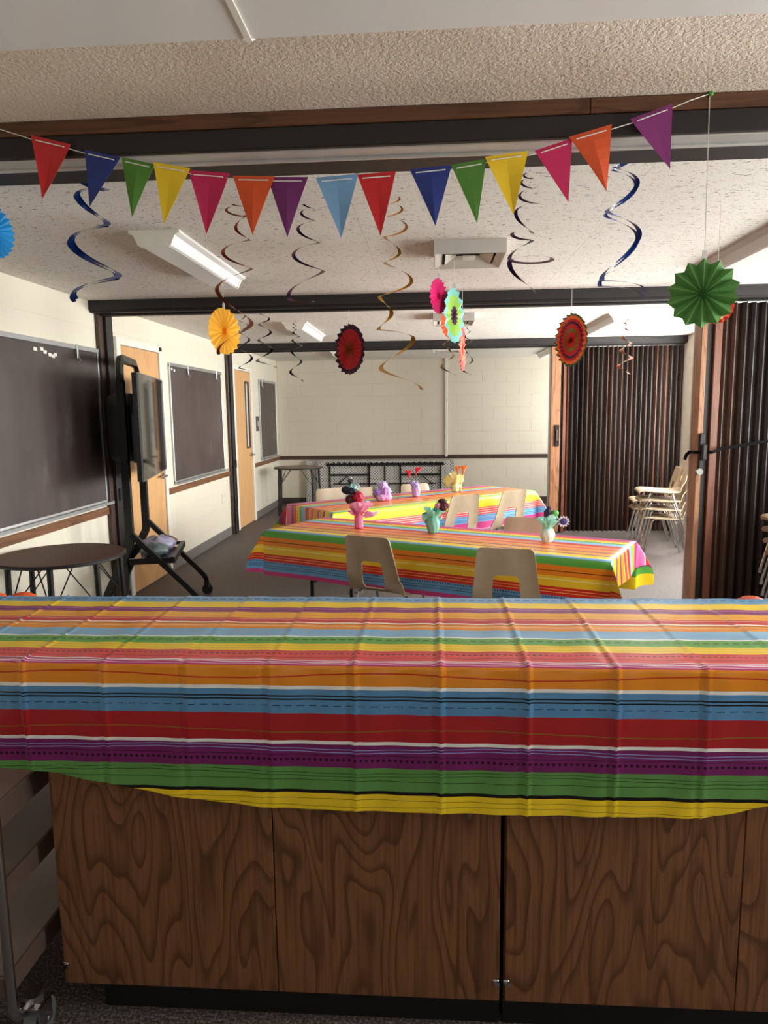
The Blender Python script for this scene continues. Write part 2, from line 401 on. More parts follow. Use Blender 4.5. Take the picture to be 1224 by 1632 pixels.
M_CLOTHA = striped('striped_cover_green_edge', FART + [(0.0, GR), (.045, (236, 130, 26)), (.10, WH), (.106, (240, 196, 44)), (.165, (214, 46, 34)), (.215, BL), (.28, MG), (.5, MG)], FARL + [
    dict(t=.078, w=.0022, c=(70, 30, 10)), dict(t=.125, w=.002, c=(250, 236, 180)), dict(t=.182, w=.002, c=(250, 170, 90)), dict(t=.198, w=.002, c=(250, 170, 90)), dict(t=.227, w=.0042, c=BK, dot=.017), dict(t=.247, w=.0016, c=(20, 40, 70)), dict(t=.262, w=.0016, c=(20, 40, 70))])
M_CLOTHB = striped('striped_cover_yellow_edge', FART + [(-.03, GR), (0.0, YE), (.09, CO), (.165, BL), (.235, MG), (.29, (226, 130, 190)), (.5, MG)], FARL + [
    dict(t=.05, w=.002, c=(230, 180, 20)), dict(t=.11, w=.003, c=(250, 200, 190)), dict(t=.13, w=.003, c=(250, 200, 190)), dict(t=.15, w=.003, c=(250, 200, 190)), dict(t=.18, w=.004, c=BK, dot=.017), dict(t=.205, w=.002, c=(30, 60, 120)), dict(t=.22, w=.002, c=(30, 60, 120))])

# ------------------------------------------------------------------ room shell
def struct(name, mb, mat, label, cat, loc=(0, 0, 0)):
    o = mb.build(name, mat, loc=loc); tag(o, label, cat, kind='structure'); return o
b = MB(); b.box((XL - .2, YK - .2, -.12), (XR + .2, YB + .2, 0)); floor = struct('floor', b, M_CARPET, 'speckled grey-brown carpet floor of the hall', 'floor')
b = MB(); b.box((XL - .2, 2.3, ZC + .006), (XR + .2, YB + .2, ZC + .15)); ceil = struct('ceiling', b, M_DARK if False else M_WHITE, 'white fissured tile ceiling of the hall beyond the dark beam', 'ceiling')
b = MB(); b.box((XL - .2, YK - .2, ZC), (XR + .2, 2.3, ZC + .15)); struct('ceiling', b, M_PLASTER, 'beige textured plaster ceiling above the near counter', 'ceiling')
# ceiling tiles
tm = MB(); e = .004; tw, td = 1.0, 1.0
tm.add([(0, 0, .012), (1, 0, .012), (1, 1, .012), (0, 1, .012), (.0006, .0012, .0), (.9994, .0012, .0), (.9994, .9988, .0), (.0006, .9988, .0)], [(4, 7, 6, 5), (0, 1, 5, 4), (1, 2, 6, 5), (2, 3, 7, 6), (3, 0, 4, 7)])
to = tm.build('ceiling_tile', M_TILE); tme = to.data; bpy.data.objects.remove(to)
for (y0, y1) in ((2.463, 5.39), (5.66, 8.93), (9.2, 12.0)):
    ny = round((y1 - y0) / .61); dy = (y1 - y0) / ny; nx = 5; dx = (XR - XL) / nx
    for i in range(nx):
        for j in range(ny): link_mesh('ceiling_tile', tme, (XL + i * dx, y0 + j * dy, ZC - .006), ceil, (dx, dy, 1))
# blocks
def block_mesh(axis):
    mb = MB(); g = .004
    if axis == 0:   # wall on x, pieces in (y,z)
        vs = [(.0028, 0, 0), (.0028, 1, 0), (.0028, 1, 1), (.0028, 0, 1), (.005, .008, .006), (.005, .992, .006), (.005, .992, .994), (.005, .008, .994)]
    else:
        vs = [(0, -.001, 0), (1, -.001, 0), (1, -.001, 1), (0, -.001, 1), (.012, -.005, .004), (.988, -.005, .004), (.988, -.005, .996), (.012, -.005, .996)]
    mb.add(vs, [(4, 5, 6, 7), (0, 1, 5, 4), (1, 2, 6, 5), (2, 3, 7, 6), (3, 0, 4, 7)])
    o = mb.build('block', M_BLOCK); me = o.data; bpy.data.objects.remove(o); return me
BX, BY = block_mesh(0), block_mesh(1)
DOORS = [(5.78, 6.765, 0, 2.19), (9.225, 10.185, 0, 2.19)]
BOARDS = [(3.0, 5.47, .85, 2.05), (6.98, 8.73, .85, 2.05), (10.67, 11.79, .85, 2.05)]
b = MB(); b.box((XL - .2, YK - .2, 0), (XL - .005, YB + .2, ZC + .02)); wl = struct('wall_left', b, M_BLOCK, 'cream painted concrete block wall with two wooden doors', 'wall')
ch = ZC / 12; bl = .4064
def pieces(lo, hi, z0, z1, cuts):
    segs = [(lo, hi)]
    for (a, c, za, zb) in cuts:
        if z1 <= za + .01 or z0 >= zb - .01: continue
        ns = []
        for (p, q) in segs:
            if q <= a or p >= c: ns.append((p, q)); continue
            if p < a - .03: ns.append((p, a))
            if q > c + .03: ns.append((c, q))
        segs = ns
    return segs
for r in range(12):
    z0, z1 = r * ch, (r + 1) * ch
    y = 2.95 + (bl / 2 if r % 2 else 0) - bl
    while y < YB:
        lo, hi = max(y, 2.5), min(y + bl, YB)
        y += bl
        if hi - lo < .03: continue
        if any(lo > B[0] + .02 and hi < B[1] - .02 and z0 > B[2] and z1 < B[3] for B in BOARDS): continue
        for (p, q) in pieces(lo, hi, z0, z1, DOORS): link_mesh('block', BX, (XL - .005, p, z0), wl, (1, q - p, z1 - z0))
b = MB(); b.box((XL - .2, YB + .005, 0), (XR + .2, YB + .2, ZC + .02)); wb = struct('wall_back', b, M_BLOCK, 'cream painted concrete block wall at the far end', 'wall')
for r in range(12):
    z0, z1 = r * ch, (r + 1) * ch
    x = XL + .18 + (bl / 2 if r % 2 else 0) - bl
    while x < XR:
        lo, hi = max(x, XL), min(x + bl, XR); x += bl
        if hi - lo > .03 and lo < 1.75: link_mesh('block', BY, (lo, YB + .005, z0), wb, (hi - lo, 1, z1 - z0))
# right wall with window openings
b = MB(); ys = [YK - .2]
for a, c in WIN_R: ys += [a, c]
ys.append(YB + .2)
for i in range(0, len(ys), 2): b.box((XR, ys[i], 0), (XR + .2, ys[i + 1], ZC + .02))
for a, c in WIN_R:
    b.box((XR, a, 0), (XR + .2, c, WIN_Z[0])); b.box((XR, a, WIN_Z[1]), (XR + .2, c, ZC + .02))
struct('wall_right', b, plain('cream_wall', (224, 216, 200), 0.5), 'cream wall along the right side behind the brown folding partitions', 'wall')
b = MB(); a, c = FILL_WIN
b.box((XL - .2, YK - .2, 0), (a, YK, ZC + .02)); b.box((c, YK - .2, 0), (XR + .2, YK, ZC + .02)); b.box((a, YK - .2, 0), (c, YK, WIN_Z[0])); b.box((a, YK - .2, WIN_Z[1]), (c, YK, ZC + .02))
struct('wall_front', b, plain('cream_wall', (224, 216, 200), 0.5), 'cream wall behind the camera', 'wall')
k = 1
for a, c in WIN_R:
    w = thing('window_%d' % k, (XR + .05, (a + c) / 2, WIN_Z[0]), 'white framed window in the right wall, number %d from the near end' % k, 'window', kind='structure'); k += 1
    f = MB(); z0, z1 = WIN_Z
    for (p, q) in ((a, a + .05), (c - .05, c), ((a + c) / 2 - .025, (a + c) / 2 + .025)): f.box((XR + .03, p, z0), (XR + .08, q, z1))
    f.box((XR + .03, a, z0), (XR + .08, c, z0 + .05)); f.box((XR + .03, a, z1 - .05), (XR + .08, c, z1)); f.build('window_frame', M_WHITE, w)
    for (p, q) in ((a + .05, (a + c) / 2 - .025), ((a + c) / 2 + .025, c - .05)):
        g = MB(); g.box((XR + .05, p, z0 + .05), (XR + .056, q, z1 - .05)); g.build('pane', M_PANE, w)
w = thing('window_%d' % k, ((FILL_WIN[0] + FILL_WIN[1]) / 2, YK - .05, WIN_Z[0]), 'white framed window added in the wall behind the camera for front light', 'window', kind='structure')
a, c = FILL_WIN; z0, z1 = WIN_Z; f = MB()
for (p, q) in ((a, a + .05), (c - .05, c), ((a + c) / 2 - .025, (a + c) / 2 + .025)): f.box((p, YK - .08, z0), (q, YK - .03, z1))
f.box((a, YK - .08, z0), (c, YK - .03, z0 + .05)); f.box((a, YK - .08, z1 - .05), (c, YK - .03, z1)); f.build('window_frame', M_WHITE, w)
for (p, q) in ((a + .05, (a + c) / 2 - .025), ((a + c) / 2 + .025, c - .05)):
    g = MB(); g.box((p, YK - .056, z0 + .05), (q, YK - .05, z1 - .05)); g.build('pane', M_PANE, w)
# beams
def beam(n, y0, y1, label, parts):
    t = thing('trim_%d' % n, ((XL + XR) / 2, (y0 + y1) / 2, 2.32), label, 'beam', kind='structure')
    for nm, lo, hi, mt in parts: q = MB(); q.box(lo, hi, bev=.003); q.build(nm, mt, t)
y0, y1 = 2.193, 2.463
beam(1, y0, y1, 'near dark beam with walnut edge strip that the pennant bunting hangs from', [
    ('wood_strip', (XL, y0 - .006, 2.379), (PY(940, 170, y0).x - .001, y0 + .02, ZC), M_TRIM), ('wood_strip', (PY(940, 170, y0).x + .001, y0 - .006, 2.379), (XR, y0 + .02, ZC), M_TRIM),
    ('fascia', (XL, y0, 2.318), (XR, y0 + .02, 2.379), M_DARK), ('core', (XL, y0 + .02, 2.326), (XR, y1, ZC), M_DARK),
    ('track', (XL, y0 + .022, 2.316), (XR, y0 + .082, 2.326), M_TRACK), ('track_lip', (XL, y0 + .084, 2.308), (XR, y0 + .098, 2.326), M_TRACK)])
beam(2, 5.39, 5.66, 'dark partition beam crossing the ceiling behind the hanging swirls', [('fascia', (XL, 5.39, 2.34), (XR, 5.41, ZC), M_DARK), ('core', (XL, 5.41, 2.325), (XR, 5.66, ZC), M_DARK), ('track', (XL, 5.50, 2.312), (XR, 5.56, 2.325), M_DARK)])
beam(3, 8.93, 9.2, 'farther dark partition beam over the far brown partition', [('fascia', (XL, 8.93, 2.34), (XR, 8.95, ZC), M_DARK), ('core', (XL, 8.95, 2.325), (XR, 9.2, ZC), M_DARK), ('track', (XL, 9.03, 2.312), (XR, 9.09, 2.325), M_DARK)])
for n, (a, mid, c), lb in ((4, (5.48, 5.55, 5.66), 'dark jamb post on the left wall beside the near chalkboard'), (5, (8.95, 8.99, 9.1), 'dark jamb post on the left wall before the far door')):
    t = thing('trim_%d' % n, (XL, mid, 0), lb, 'post', kind='structure')
    q = MB(); q.box((XL, a, 0), (XL + .035, mid, 2.325), bev=.003); q.build('brown_strip', M_POSTBR, t)
    q = MB(); q.box((XL, mid, 0), (XL + .06, c, 2.325), bev=.003); q.build('channel', M_DARK, t)
    q = MB(); q.box((XL + .06, mid + .03, .86), (XL + .075, c - .03, .96), bev=.003); q.build('latch_plate', M_BLACKM, t)
# chair rails and bases
n = 6
for (a, c) in ((2.5, 5.478), (5.662, 5.778), (6.768, 8.948), (10.19, 12.0)):
    q = MB(); q.box((XL, a, .765), (XL + .02, c, .825), bev=.003); o = struct('trim_%d' % n, q, M_RAIL, ['wooden chair rail under the near chalkboard', 'short wooden chair rail between dark post and near door', 'wooden chair rail under the middle chalkboard', 'wooden chair rail under the far chalkboard'][n - 6], 'chair rail'); n += 1
q = MB(); q.box((XL, YB - .02, .765), (XR, YB, .825), bev=.003); struct('trim_%d' % n, q, M_RAILD, 'dark brown chair rail along the far wall', 'chair rail')
for i, (a, c) in enumerate(((2.5, 5.478), (5.662, 5.778), (6.768, 8.948), (9.102, 9.222), (10.19, 12.0))):
    q = MB(); q.box((XL, a, 0), (XL + .008, c, .105)); struct('baseboard_left', q, M_BASEG, ['grey vinyl baseboard under the near chalkboard', 'short grey vinyl baseboard beside the near door', 'grey vinyl baseboard under the middle chalkboard', 'short grey vinyl baseboard before the far door', 'grey vinyl baseboard under the far chalkboard'][i], 'baseboard')
q = MB(); q.box((XL + .008, YB - .008, 0), (XR, YB, .11)); struct('baseboard_back', q, M_BASED, 'dark vinyl baseboard along the far wall', 'baseboard')
# doors
def door(n, a, c, lite, label):
    t = thing('door_%d' % n, (XL, (a + c) / 2, 0), label, 'door', kind='structure')
    f = MB(); A, C = DOORS[n - 1][0], DOORS[n - 1][1]
    f.box((XL - .01, A, 0), (XL + .03, a, 2.19), bev=.004); f.box((XL - .01, c, 0), (XL + .03, C, 2.19), bev=.004); f.box((XL - .01, a, 2.13), (XL + .03, c, 2.19), bev=.004); f.build('door_frame', M_WHITE, t)
    l = MB(); x0, x1 = XL - .004, XL + .012
    if lite:
        la, lc, lz0, lz1 = c - .28, c - .10, 1.08, 1.98
        l.box((x0, a + .004, .012), (x1, la, 2.126)); l.box((x0, lc, .012), (x1, c - .004, 2.126)); l.box((x0, la, .012), (x1, lc, lz0)); l.box((x0, la, lz1), (x1, lc, 2.126))
    else: l.box((x0, a + .004, .012), (x1, c - .004, 2.126))
    leaf = l.build('door_leaf', M_BIRCH, t)
    if lite:
        g = MB(); g.box((x0, la, lz0), (x0 + .004, lc, lz1)); g.build('glass_lite', plain('lite_glass', (222, 226, 226), 0.25, 0.0), leaf)
        g = MB()
        for (p, q, r, s) in ((la - .015, la + .012, lz0, lz1), (lc - .012, lc + .015, lz0, lz1), (la, lc, lz0 - .015, lz0 + .012), (la, lc, lz1 - .012, lz1 + .015)): g.box((x1 - .006, p, r), (x1 + .01, q, s))
        g.build('lite_frame', plain('lite_frame_brown', (74, 58, 48), .4), leaf)
    for z in (.25, 1.08, 1.88):
        h = MB(); h.box((XL + .012, a - .014, z - .055), (XL + .02, a + .02, z + .055), bev=.002); h.tube([(XL + .024, a, z - .055), (XL + .024, a, z + .055)], .007, 8); h.build('hinge', M_ALU, t)
    h = MB(); hy = c - .07; h.tube([(XL + .012, hy, .97), (XL + .028, hy, .97)], .032, 14); h.tube([(XL + .028, hy, .97), (XL + .062, hy, .97)], .011, 10); h.tube([(XL + .062, hy + .008, .97), (XL + .064, hy - .10, .968)], [.011, .009], 10)
    h.build('lever_handle', M_CHROME, t, smooth=True, angle=.7)
    if n == 1:
        h = MB(); h.box((XL + .03, c + .0, 2.145), (XL + .036, c + .05, 2.18)); h.build('number_plate', M_BLACKP, t)
    return t
door(1, 5.855, 6.705, False, 'light birch door with plain face behind the television stand')
door(2, 9.285, 10.125, True, 'light birch door with narrow glass lite near the far corner')
# chalkboards
def chalkboard(a, c, label, clips, dots):
    t = thing('chalkboard', (XL, (a + c) / 2, .86), label, 'chalkboard')
    z0, z1 = .87, 2.03
    q = MB(); q.box((XL + .002, a + .02, z0), (XL + .012, c - .02, z1)); q.build('writing_panel', M_BOARD, t)
    for (p, r, s, u, nm) in ((a, a + .022, z0 - .01, z1 + .012, 'frame_side'), (c - .022, c, z0 - .01, z1 + .012, 'frame_side')):
        q = MB(); q.box((XL + .002, p, s), (XL + .02, r, u), bev=.002); q.build(nm, M_ALU, t)
    q = MB(); q.box((XL + .002, a, z1 - .004), (XL + .024, c, z1 + .03), bev=.003); q.build('top_rail', M_ALU, t)
    q = MB(); q.prism([(XL + .002, z0 + .012), (XL + .014, z0 + .012), (XL + .018, z0 - .008), (XL + .062, z0 - .010), (XL + .066, z0 + .004), (XL + .07, z0 + .004), (XL + .07, z0 - .018), (XL + .002, z0 - .03)], 1, a, c); q.build('chalk_tray', M_ALU, t)
    for y in clips:
        q = MB(); q.box((XL + .024, y - .012, z1 - .07), (XL + .034, y + .012, z1 + .034), bev=.003); q.tube([(XL + .034, y, z1 - .055), (XL + .05, y, z1 - .08), (XL + .036, y, z1 - .10)], .005, 6); q.build('map_clip', M_ALU, t)
    for (y, z) in dots:
        q = MB(); q.box((XL + .012, y - .02, z - .012), (XL + .018, y + .02, z + .012), bev=.003); q.build('tape_scrap', M_WHITE, t)
chalkboard(3.0, 5.47, 'large dark chalkboard on the left wall nearest the counter', (5.12,), [(4.58, 1.985), (4.66, 1.992), (4.70, 1.975), (4.76, 1.962), (4.80, 1.955), (4.83, 1.968)])
chalkboard(6.98, 8.73, 'dark chalkboard between the television stand and the far post', (7.5, 8.5), [(7.05, 2.0), (7.12, 1.99)])
chalkboard(10.67, 11.79, 'narrow-looking dark chalkboard beside the far corner', (10.8,), [])
# wall plates
def plate(y, z, w, h, mat, label, cat, inner=None):
    t = thing('wall_plate', (XL, y, z), label, cat)
    q = MB(); q.box((XL, y - w / 2, z - h / 2), (XL + .008, y + w / 2, z + h / 2), bev=.002); q.build('cover', mat, t)
    q = MB(); q.box((XL + .008, y - w * .16, z - h * .18), (XL + .014, y + w * .16, z + h * .18), bev=.002); q.build('toggle', inner or M_WHITE, t)
plate(6.87, 1.24, .075, .12, plain('ivory_plate', (222, 214, 196), .4), 'ivory light switch between near door and middle chalkboard', 'light switch')
plate(8.62, .50, .075, .12, plain('ivory_plate', (222, 214, 196), .4), 'ivory outlet cover low under the middle chalkboard', 'outlet')
plate(10.32, 1.17, .075, .12, plain('ivory_plate', (222, 214, 196), .4), 'ivory light switch beside the far door', 'light switch')
plate(10.53, 1.40, .16, .22, plain('dark_frame', (70, 62, 58), .4), 'small dark framed control panel beside the far door', 'control panel', plain('grey_panel', (170, 168, 160), .4))
q = MB(); xx = PY(711, 650, YB).x; q.box((xx - .022, YB - .03, .79), (xx + .022, YB - .005, ZC), bev=.006); tag(q.build('wire_raceway', M_WHITE, loc=(xx, YB, .79)), 'white vertical wire raceway on the far wall', 'raceway')

# ------------------------------------------------------------------ folding partitions
def pleat_mesh(pitch, depth, h):
    mb = MB(); p = pitch; d = depth
    pl = [(0, 0), (p * .16, -d * .55), (p * .42, -d), (p * .52, -d), (p * .62, -d * .5), (p * .80, d * .15), (p, 0), (p, .02), (0, .02)]
    mb.prism(pl, 2, 0, h); o = mb.build('pleat', M_PLEAT); me = o.data; bpy.data.objects.remove(o); return me
def partition(label, x0, x1, y, posts, pitch, depth):
    t = thing('folding_partition', ((x0 + x1) / 2, y, 0), label, 'folding partition', 'brown folding partitions')
    for (a, c, ya, yb, mt, nm) in posts:
        q = MB(); q.box((a, ya, .012), (c, yb, 2.312), bev=.004); q.build(nm, mt, t)
    xs = posts[-1][1]; n = max(1, round((x1 - xs) / pitch)); pp = (x1 - xs) / n
    me = pleat_mesh(pp, depth, 2.285)
    for i in range(n): link_mesh('pleat', me, (xs + i * pp, y, .02), t, (1, random.uniform(.65, 1.1), 1))
    return t
p2 = partition('brown pleated folding partition at the right edge of the picture with a black strap', 1.92, XR, 5.53, [
    (1.972, 1.982, 5.602, 5.625, M_TRACK, 'edge_channel'), (1.972, 2.012, 5.455, 5.60, M_OAKPOST, 'lead_post'), (2.012, 2.07, 5.50, 5.60, M_DARK, 'post_channel'), (2.07, 2.125, 5.47, 5.60, M_REDPOST, 'stile')], .068, .06)
p3 = partition('brown pleated folding partition standing farther back beyond the tables', 1.47, XR, 9.06, [
    (1.462, 1.47, 9.0, 9.12, M_TRACK, 'edge_channel'), (1.47, 1.585, 8.98, 9.14, M_OAKPOST, 'lead_post'), (1.585, 1.62, 9.03, 9.12, M_DARK, 'post_channel'), (1.62, 1.655, 9.0, 9.12, M_REDPOST, 'stile')], .058, .06)
q = MB(); q.box((1.985, 5.43, 1.09), (2.022, 5.456, 1.36), bev=.005); q.build('latch_plate', M_BLACKM, p2)
q = MB(); q.box((1.995, 5.395, 1.16), (2.03, 5.43, 1.28), bev=.008); q.build('latch_handle', M_BLACKP, p2)
q = MB(); q.tube([(1.992, 5.456, 1.075), (1.992, 5.42, 1.075)], [.022, .024], 14); q.build('lock_knob', M_CHROME, p2, smooth=True, angle=.8)
q = MB(); q.box((1.52, 8.955, 1.10), (1.575, 8.98, 1.36), bev=.005); q.build('latch_plate', M_BLACKM, p3)
q = MB(); q.box((1.535, 8.93, 1.16), (1.56, 8.955, 1.30), bev=.006); q.build('latch_handle', M_CHROME, p3)
q = MB(); a = PY(1097, 722, 5.42)
q.tube([(1.96, 5.56, a.z), (1.965, 5.46, a.z + .003), (1.98, 5.44, a.z + .004), (2.06, 5.385, a.z + .006), PY(1150, 715, 5.43), PY(1224, 703, 5.43), (3.04, 5.43, 1.36)], .01, square=(.011, .004)); q.tube([(1.96, 5.56, a.z), (1.945, 5.58, a.z - .02), (1.935, 5.59, a.z - .06)], .005, square=(.012, .004))
tag(q.build('strap', plain('black_webbing', (14, 14, 15), .95, spec=.1), loc=(1.9, 5.44, a.z)), 'black webbing strap tied around the near folding partition', 'strap')

# ------------------------------------------------------------------ ceiling lights and vents
LENS_PROF = [(u * .8, v) for u, v in [(-.155, 0), (-.155, -.018), (-.125, -.03), (-.10, -.075), (-.085, -.082), (.085, -.082), (.10, -.075), (.125, -.03), (.155, -.018), (.155, 0)]]
def wrap_light(x, y, L, label, along='y', segs=1):
    t = thing('ceiling_light', (x, y + (L / 2 if along == 'y' else 0), ZC - .082), label, 'ceiling light', 'white ceiling lights with wrap lenses')
    zc = ZC - .001
    if along == 'y':
        q = MB(); q.prism([(x + u, zc + v * .96) for u, v in [(p * .97, s) for p, s in LENS_PROF]], 1, y + .02, y + L - .02); q.build('lens', M_LENS, t)
        for (a, c) in ((y, y + .022), (y + L - .022, y + L)):
            q = MB(); q.prism([(x + u, zc + v) for u, v in LENS_PROF], 1, a, c); q.build('end_cap', M_WHITE, t)
    return t
for (x, y, lb) in ((-1.31, 3.43, 'white ceiling light above the near chalkboard at left'), (1.75, 3.43, 'white ceiling light at the right edge near the green paper fan'), (-1.31, 6.9, 'white ceiling light in the second bay at left over the dark swirl'), (1.75, 6.82, 'white ceiling light in the second bay at right over the copper swirl'), (-1.31, 10.2, 'white ceiling light in the farthest bay at left'), (1.75, 10.2, 'white ceiling light in the farthest bay at right')):
    wrap_light(x, y, 1.2, lb)
t = thing('ceiling_light', (-.4, 1.5, 2.33), 'long white ceiling light with ribbed lens above the counter', 'ceiling light', 'white ceiling lights with wrap lenses')
KP = [(1.33, ZC), (1.33, 2.385), (1.345, 2.352), (1.375, 2.334), (1.61, 2.334), (1.64, 2.352), (1.655, 2.385), (1.655, ZC)]
xs = PZ(405, 72, 2.345).x
for (a, c) in ((xs - 1.22, xs - .006), (xs + .006, xs + 1.25)):
    q = MB(); q.prism(KP, 0, a, c); q.build('lens', M_LENS, t)
q = MB(); KC = [(yy + (.004 if yy > 1.5 else -.004), zz - (.004 if zz < ZC - .01 else 0)) for yy, zz in KP]; q.prism(KC, 0, xs - .007, xs + .007); q.build('lens_joiner', M_WHITE, t)
def vent(y, label):
    t = thing('ceiling_vent', (.2, y + .2, 2.34), label, 'ceiling vent', 'square ceiling air diffusers')
    x0, x1, y0, y1 = .015, .385, y, y + .4; zb = 2.345
    def ring(o, h, z, zz):
        q = MB()
        vs = [(x0 + o, y0 + o, z), (x1 - o, y0 + o, z), (x1 - o, y1 - o, z), (x0 + o, y1 - o, z), (x0 + h, y0 + h, zz), (x1 - h, y0 + h, zz), (x1 - h, y1 - h, zz), (x0 + h, y1 - h, zz)]
        q.add(vs, [(i, (i + 1) % 4, (i + 1) % 4 + 4, i + 4) for i in range(4)]); return q
    q = MB(); q.box((x0, y0, zb), (x0 + .006, y1, ZC)); q.box((x1 - .006, y0, zb), (x1, y1, ZC)); q.box((x0 + .006, y0, zb), (x1 - .006, y0 + .006, ZC)); q.box((x0 + .006, y1 - .006, zb), (x1 - .006, y1, ZC)); q.build('skirt', plain('diffuser_grey', (190, 184, 176), .4), t)
    ring(.003, .045, zb, zb + .016).build('outer_flange', plain('diffuser_grey', (190, 184, 176), .4), t)
    ring(.06, .12, zb + .008, zb + .045).build('cone', plain('diffuser_grey', (190, 184, 176), .4), t)
    q = MB(); q.box((x0 + .15, y0 + .15, zb + .012), (x1 - .15, y1 - .15, zb + .022), bev=.003); q.build('centre_plate', plain('diffuser_grey', (190, 184, 176), .4), t)
    q = MB(); q.box((x0 + .02, y0 + .02, zb + .06), (x1 - .02, y1 - .02, zb + .066)); q.build('duct_backing', plain('duct_dark', (70, 60, 56), .6), t)
vent(3.8, 'square ceiling vent that the pink and mint fans hang under'); vent(6.55, 'square ceiling vent in the second bay behind the mint fan'); vent(9.7, 'square ceiling vent in the farthest bay above the far wall')

# ------------------------------------------------------------------ counter
def cabinet(xa, doors, xb, label):
    t = thing('base_cabinet', ((xa + xb) / 2, 1.85, 0), label, 'cabinet', 'oak plywood cabinets under the counter')
    q = MB(); q.box((xa, 1.618, .085), (xb, 2.15, .92)); q.build('carcass', M_CABINET, t)
    q = MB(); q.box((xa + .09 if xa < -.5 else xa, 1.626, 0), (xb, 2.13, .085)); q.build('toe_kick', plain('black_toe_kick', (14, 12, 11), .5), t)
    for (a, c, hs) in doors:
        q = MB(); q.box((a + .0012, 1.596, .088), (c - .0012, 1.616, .915), bev=.0015); d = q.build('door', M_CABINET, t, loc=Vector(((a + c) / 2, 1.6, .5)) - world_loc(t))
        d.data.transform(Matrix.Translation(Vector((0, 0, 0))))
        for hx in hs:
            q = MB(); q.tube([(hx, 1.598, .142), (hx, 1.586, .142)], [.005, .007], 8); q.box((hx - .010, 1.591, .137), (hx + .004, 1.597, .150), bev=.002); q.build('hinge_pin', M_CHROME, d)
    return t
cabinet(-.957, [(-.956, -.394, (-.945,)), (-.394, .163, (.156,))], .164, 'wooden cabinet under the counter, left of the dark gap')
cabinet(.174, [(.175, .731, (.182,)), (.731, 1.287, ()), (1.287, 1.84, ())], 1.845, 'wooden cabinet under the counter, right of the dark gap')
q = MB(); q.box((-1.72, 1.585, .921), (1.86, 2.172, .960), bev=.004); tag(q.build('worktop', plain('cream_laminate', (206, 196, 180), .4), loc=(0, 1.88, .921)), 'long counter worktop hidden under the striped plastic cover', 'worktop')
# cover
def hem(x):
    pts = [(-2, .715), (-1.3, .70), (-1.054, .692), (-.94, .683), (-.804, .659), (-.696, .639), (-.593, .622), (-.39, .604), (-.116, .602), (.219, .603), (.618, .606), (.687, .618), (.761, .638), (.9, .662), (2.2, .70)]
    for (a, b) in zip(pts, pts[1:]):
        if a[0] <= x <= b[0]:
            s = (x - a[0]) / (b[0] - a[0]); return a[1] + (b[1] - a[1]) * s
    return .69
def cover():
    mb = MB(); mb.uv = []
    x0, x1 = -1.80, 1.92; nx = 560
    YT, ZT, YF = 2.178, .9655, 1.572
    rows = []
    for i in range(5): rows.append(('back', 1 - i / 5))
    for i in range(34): rows.append(('top', i / 34))
    for i in range(7): rows.append(('edge', i / 6))
    for i in range(1, 34): rows.append(('front', i / 33))
    rad = .012
    for kind, s in rows:
        for j in range(nx + 1):
            x = x0 + (x1 - x0) * j / nx
            d = (x - .018) / .2; dd = abs(d - round(d)) * .2; sg = (d - round(d)) * .2
            amp = .75 + .5 * math.sin(7.3 * round(d) + 1.1)
            ridge = .0062 * amp * max(0, 1 - dd / .0075) ** 1.3 - .0022 * math.exp(-((sg + .014) / .007) ** 2)
            wav = .0009 * math.sin(31 * x + 2 * s) + .0007 * math.sin(57 * x + 5 * s + 1.3)
            if kind == 'back': p = (x, YT + .006, ZT - .004 - .05 * s + wav); tt = -(YT - YF) - .05 * s
            elif kind == 'top':
                y = YT + (YF + rad - YT) * s; cf = .0035 * math.exp(-((y - 1.853) / .010) ** 2) * (1 + .4 * math.sin(9 * x)); z = ZT + ridge * .6 + wav * .7 + cf + .0008 * math.sin(19 * y + 4 * x); p = (x, y, z); tt = -(y - YF)
            elif kind == 'edge':
                th = s * PI / 2; y = YF + rad - (rad + ridge) * math.sin(th); z = ZT - rad + (rad + ridge) * math.cos(th) + wav * (1 - s); p = (x, y - wav * s, z); tt = -rad + s * 2 * rad
            else:
                hz = hem(x); L = (ZT - rad) - hz; z = ZT - rad - L * s
                y = YF - ridge * (1 - .3 * s) - wav * (1 + 1.0 * s) - .010 * math.sin(PI * min(1, s * 1.2)) * .5 - .003 * math.sin(3.1 * x + .7) * s; p = (x, y, z); tt = rad + L * s
            mb.v.append(p); mb.uv.append((x, tt))
    for i in range(len(rows) - 1):
        for j in range(nx):
            a = i * (nx + 1) + j; mb.f.append((a, a + nx + 1, a + nx + 2, a + 1)); mb.mi.append(0)
    return mb
cv = cover().build('table_cover', M_CLOTH, smooth=True, loc=(0, 1.88, .965)); tag(cv, 'large striped plastic cover with fold creases draped over the long near counter', 'tablecloth', 'striped plastic table covers')
# utility cart by the counter
t = thing('utility_cart', (-1.3, 1.8, 0), 'steel utility cart with three shelves and casters left of the cabinet', 'cart')
X1, X0, Y0c, Y1c = -1.0, -1.62, 1.44, 2.3
for z, hgt in ((.662, .055), (.468, .045), (.235, .045)):
    q = MB(); q.box((X0 + .01, Y0c + .012, z - hgt), (X1 - .006, Y1c - .01, z - hgt + .006)); q.build('shelf', M_STEEL, t)
    for (lo, hi) in (((X1 - .012, Y0c, z - hgt - .01), (X1 - .002, Y1c, z)), ((X0, Y0c, z - hgt - .01), (X0 + .01, Y1c, z)), ((X0 + .01, Y0c, z - hgt - .01), (X1 - .012, Y0c + .01, z)), ((X0 + .01, Y1c - .01, z - hgt - .01), (X1 - .012, Y1c, z))):
        q = MB(); q.box(lo, hi, bev=.002); q.build('shelf_rim', plain('dark_steel_rim', (120, 100, 90), .35, .5), t)
